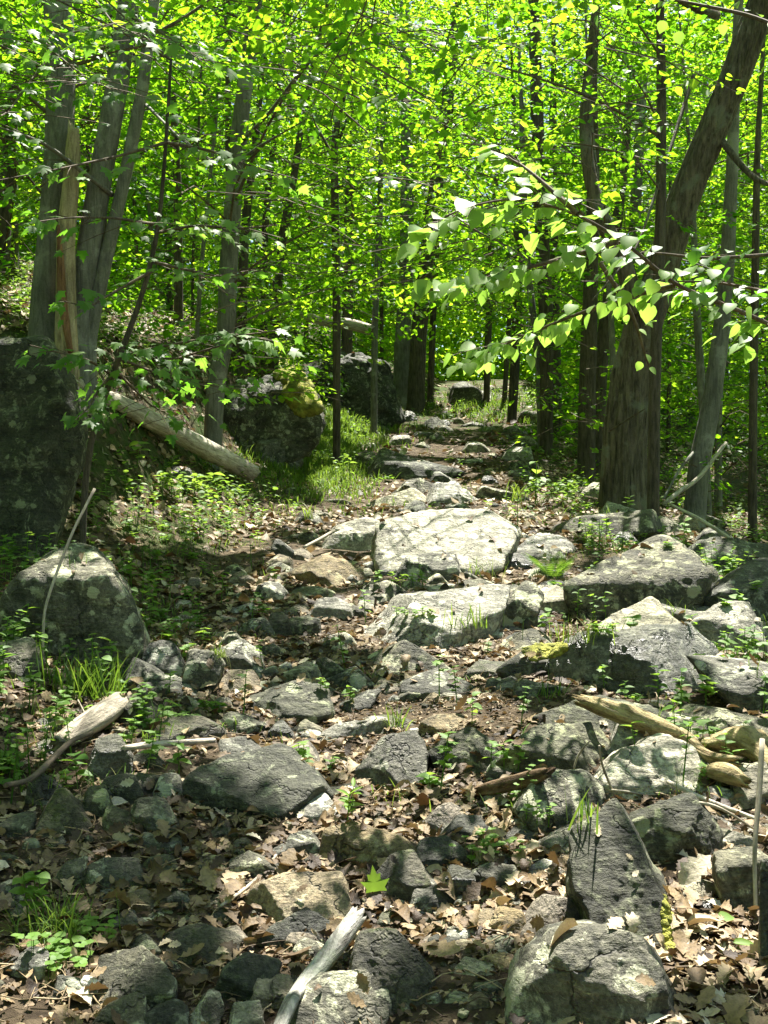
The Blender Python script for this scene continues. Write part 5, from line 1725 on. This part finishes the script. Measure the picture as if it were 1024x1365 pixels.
def fern(acc, p, r, n=7, L=.42, tone=.35):
    for k in range(n):
        a = 2 * math.pi * k / n + r.normal(0, .2)
        e = r.uniform(.3, .65)
        d = norm(np.array([math.cos(a) * e, math.sin(a) * e, 1.0]))
        s = np.linspace(0, 1, 20)
        c = p + L * r.uniform(.8, 1.1) * (s[:, None] * d + np.array([math.cos(a), math.sin(a), -1]) * (.22 * s ** 2)[:, None])
        add_tube(acc, c, np.full(20, .0018), 3, r=tone * .5, cap=False)
        tan = norm(np.gradient(c, axis=0))
        side = norm(np.cross(tan, [0, 0, 1.0]))
        for sg in (-1, 1):
            i = np.arange(3, 20)
            w = L * .28 * np.sin(np.pi * (s[i] * .85 + .1)) * (1 - .35 * s[i]) + .01
            dd = norm(side[i] * sg + tan[i] * .35 - np.array([0, 0, .2]))
            nn = np.cross(side[i], tan[i])
            nn = nn * np.sign(nn[:, 2:3] + 1e-6)
            v, f, rn = leaf_arrays(c[i], dd, nn, w, NT_V * [.15, 1, .5], NT_F, np.clip(tone + r.normal(0, .08, len(i)), 0, 1))
            acc.add(v, f, rn)


plant('fern', 'pale green fern with arching fronds above the wedge shaped stone', 'fern', 738, 772, fern, ('herb',))
plant('leafy_seedling', 'tall seedling with drooping top leaves in the sunny upper trail edge', 'seedling', 714, 672, lambda a, p, r: (herb(a, p, .62, 4, .2, r, .85, tilt=-.3), herb(a, p + [.04, 0, 0], .4, 8, .11, r, .75)), ('herb',))
plant('grass_tuft', 'arching sedge tuft beside the tall seedling with drooping leaves', 'grass tuft', 690, 668, lambda a, p, r: grass_tuft(a, p, 26, .6, .012, r, .75, .08, .5, .9), G)
plants('leafy_seedling', 'bushy bright herb beside the white capped stone at the leaning tree', 'seedling', [(736, 666), (747, 668), (757, 670), (768, 667)], lambda a, p, r: herb(a, p, .3, 9, .13, r, .75))
plants('leafy_seedling', 'leafy sprout standing by the foot of the largest leaning trunk', 'seedling', [(771, 616), (779, 618)], lambda a, p, r: herb(a, p, .45, 8, .16, r, .55))
plants('leafy_seedling', 'low dark herb growing against the slender trunk by the leaning tree', 'seedling', [(833, 666), (846, 668), (858, 670), (871, 667)], lambda a, p, r: herb(a, p, .4, 10, .14, r, .4))
plant('grass_tuft', 'thin grass growing on the edge of the largest flat boulder', 'grass tuft', 645, 768, lambda a, p, r: grass_tuft(a, p, 30, .34, .006, r, .7, .12, .4, .6), G)
plants('leafy_seedling', 'sparse herb growing at the corner of the largest flat boulder', 'seedling', [(506, 780), (520, 782), (535, 784), (550, 781), (564, 783)], lambda a, p, r: herb(a, p, .14, 8, .06, r, .75))
plants('leafy_seedling', 'bright herb scattered on top of the long bright slab', 'seedling', [(529, 820), (541, 822), (552, 824), (563, 821), (575, 823)], lambda a, p, r: herb(a, p, .08, 7, .045, r, .85))
plant('grass_tuft', 'green grass clump hiding the end of the long bright slab', 'grass tuft', 628, 832, lambda a, p, r: grass_tuft(a, p, 40, .28, .006, r, .6, .1, .4, .7), G)
plant('grass_tuft', 'short grass beside the sunlit tilted slab under the blotched boulder', 'grass tuft', 775, 850, lambda a, p, r: grass_tuft(a, p, 46, .24, .005, r, .6, .12, .4, .7), G)
plants('leafy_seedling', 'tiny yellow green herb at the corner of the tilted sunlit slab', 'seedling', [(791, 843), (799, 845), (807, 847), (815, 844)], lambda a, p, r: herb(a, p, .08, 7, .05, r, .9))
plants('leafy_seedling', 'small bright herb between the diamond flagstone and the dark oval stone', 'seedling', [(428, 920), (436, 922)], lambda a, p, r: herb(a, p, .09, 7, .04, r, .85))
plant('herb_patch', 'spreading green herb patch beside the half buried log', 'herb', 210, 965, lambda a, p, r: clover(a, p, .13, 46, .032, r, .65), ('herb',))
plants('leafy_seedling', 'dark herb clump above the shaded leaf bed near the flat oval stone', 'seedling', [(272, 948), (282, 950), (292, 952)], lambda a, p, r: herb(a, p, .09, 9, .05, r, .4))
plant('grass_tuft', 'green blades sprouting at the mossy shoulder of the long dark rock', 'grass tuft', 790, 1100, lambda a, p, r: grass_tuft(a, p, 14, .2, .006, r, .4, .05, .3, .6), G)
plant('grass_tuft', 'dark blades leaning in front of the low dark ledge rock', 'grass tuft', 732, 930, lambda a, p, r: grass_tuft(a, p, 20, .24, .006, r, .35, .05, .4, .7), G)
plant('leafy_seedling', 'pale topped seedling lit above the weeds near the fallen grey log', 'seedling', 183, 622, lambda a, p, r: herb(a, p, .3, 8, .15, r, .9), ('herb',))
plant('grass_tuft', 'bright grass sprig at the brink of the sunny leaves below the log', 'grass tuft', 412, 690, lambda a, p, r: grass_tuft(a, p, 16, .4, .01, r, .8, .05, .5, .8), G)
plants('leafy_seedling', 'sunny spray of narrow leaves on the bank below the log', 'seedling', [(216, 666), (229, 668), (243, 670), (257, 667), (271, 669), (284, 666)], lambda a, p, r: herb(a, p, .35, 11, .17, r, .8, width=.45))
plants('leafy_seedling', 'thin tall seedling at the edge of the grassy bank', 'seedling', [(457, 643), (467, 645)], lambda a, p, r: herb(a, p, .5, 10, .14, r, .7, width=.5))

# ------------------------------------------------------------------ undergrowth nobody could count
r = np.random.default_rng(71)
acc = Acc()
cnt = 0
for _ in range(17000):
    Y = 5 + 40 * r.random() ** 1.5
    x = r.uniform(-.46, .46) * Y
    u = x - np.interp(Y, CY, CX)
    bank = -u - 1.75
    if bank > 0:
        pr = 1.1 if Y > 8 else .4
    elif u > 2.1:
        pr = .75
    elif Y > 34:
        pr = .35
    else:
        pr = .02 + .16 * sstep(.9, 1.7, abs(u))
    nz = fbm(np.array([[x * .5, Y * .5, 4.0]]), 2)[0]
    if r.random() > pr * (0.75 + 1.3 * nz):
        continue
    z, nn = drop(x, Y, 20)
    if nn[2] < .5 or (z - gz(x, Y) > .06 and r.random() < .93):
        continue
    s = 1 + .03 * Y
    p = np.array([x, Y, z - .02])
    if r.random() < .45:
        grass_tuft(acc, p, 9, .16 * s, .0035 * s, r, .45, .05 * s, .5, .8)
    else:
        herb(acc, p, r.uniform(.05, .26) * s, r.integers(5, 9), r.uniform(.045, .075) * s, r, r.uniform(.2, .75), 'l' if Y > 11 else r.choice(['n', 'm']), m=1, stem=Y < 12, width=r.uniform(.6, 1.1))
ug = acc.build('undergrowth', [M['grass'], M['herb']])
tag(ug, 'low weeds and thin grass covering the banks beside the trail', 'undergrowth', kind='stuff')
# the grassy shaded bank and the sunny clearing
acc = Acc()
for _ in range(2600):
    if r.random() < .92:
        px, py = r.normal(425, 45), r.normal(600, 32)
    else:
        px, py = r.normal(665, 60), r.normal(545, 16)
    p, n = cast(px, py)
    if p[1] > 50 or p[2] - gz(p[0], p[1]) > .08 or n[2] < .5:
        continue
    grass_tuft(acc, p, 7, .012 * p[1] + .05, .0006 * p[1], r, .5, .1, .5, .8)
gg = acc.build('bank_grass', [M['grass']])
tag(gg, 'soft shaded grass on the bank foot and in the trail head clearing', 'grass', kind='stuff')
# ------------------------------------------------------------------ camera, light
cam = bpy.data.cameras.new('camera')
cam.sensor_fit = 'VERTICAL'
cam.angle = math.radians(50)
cam.clip_end = 500
cam.clip_start = 0.05
co = bpy.data.objects.new('camera', cam)
co.location = (0, 0, ZC)
co.rotation_euler = (math.radians(90), 0, 0)
col.objects.link(co)
scene.camera = co

w = bpy.data.worlds.new('World')
scene.world = w
w.use_nodes = True
nt = w.node_tree
sky = nt.nodes.new('ShaderNodeTexSky')
sky.sky_type = 'NISHITA'
sky.sun_disc = False
el = math.asin(SUN[2])
az = math.atan2(SUN[0], SUN[1])
sky.sun_elevation = el
sky.sun_rotation = az
nt.links.new(sky.outputs[0], nt.nodes['Background'].inputs[0])
nt.nodes['Background'].inputs[1].default_value = SKY
sl = bpy.data.lights.new('sun', 'SUN')
sl.energy = 5.0
sl.angle = math.radians(0.5)
sl.color = (1.0, 0.955, 0.87)
so = bpy.data.objects.new('sun', sl)
so.rotation_euler = Vector(SUN).to_track_quat('Z', 'Y').to_euler()
so.location = (0, 0, 40)
col.objects.link(so)
scene.view_settings.view_transform = 'Standard'
scene.view_settings.look = 'None'
scene.view_settings.gamma = 1
scene.view_settings.exposure = EXPO
scene.cycles.max_bounces = 7
scene.cycles.diffuse_bounces = 4
scene.cycles.glossy_bounces = 2
scene.cycles.transmission_bounces = 4
scene.cycles.transparent_max_bounces = 4
scene.cycles.caustics_reflective = False
scene.cycles.caustics_refractive = False
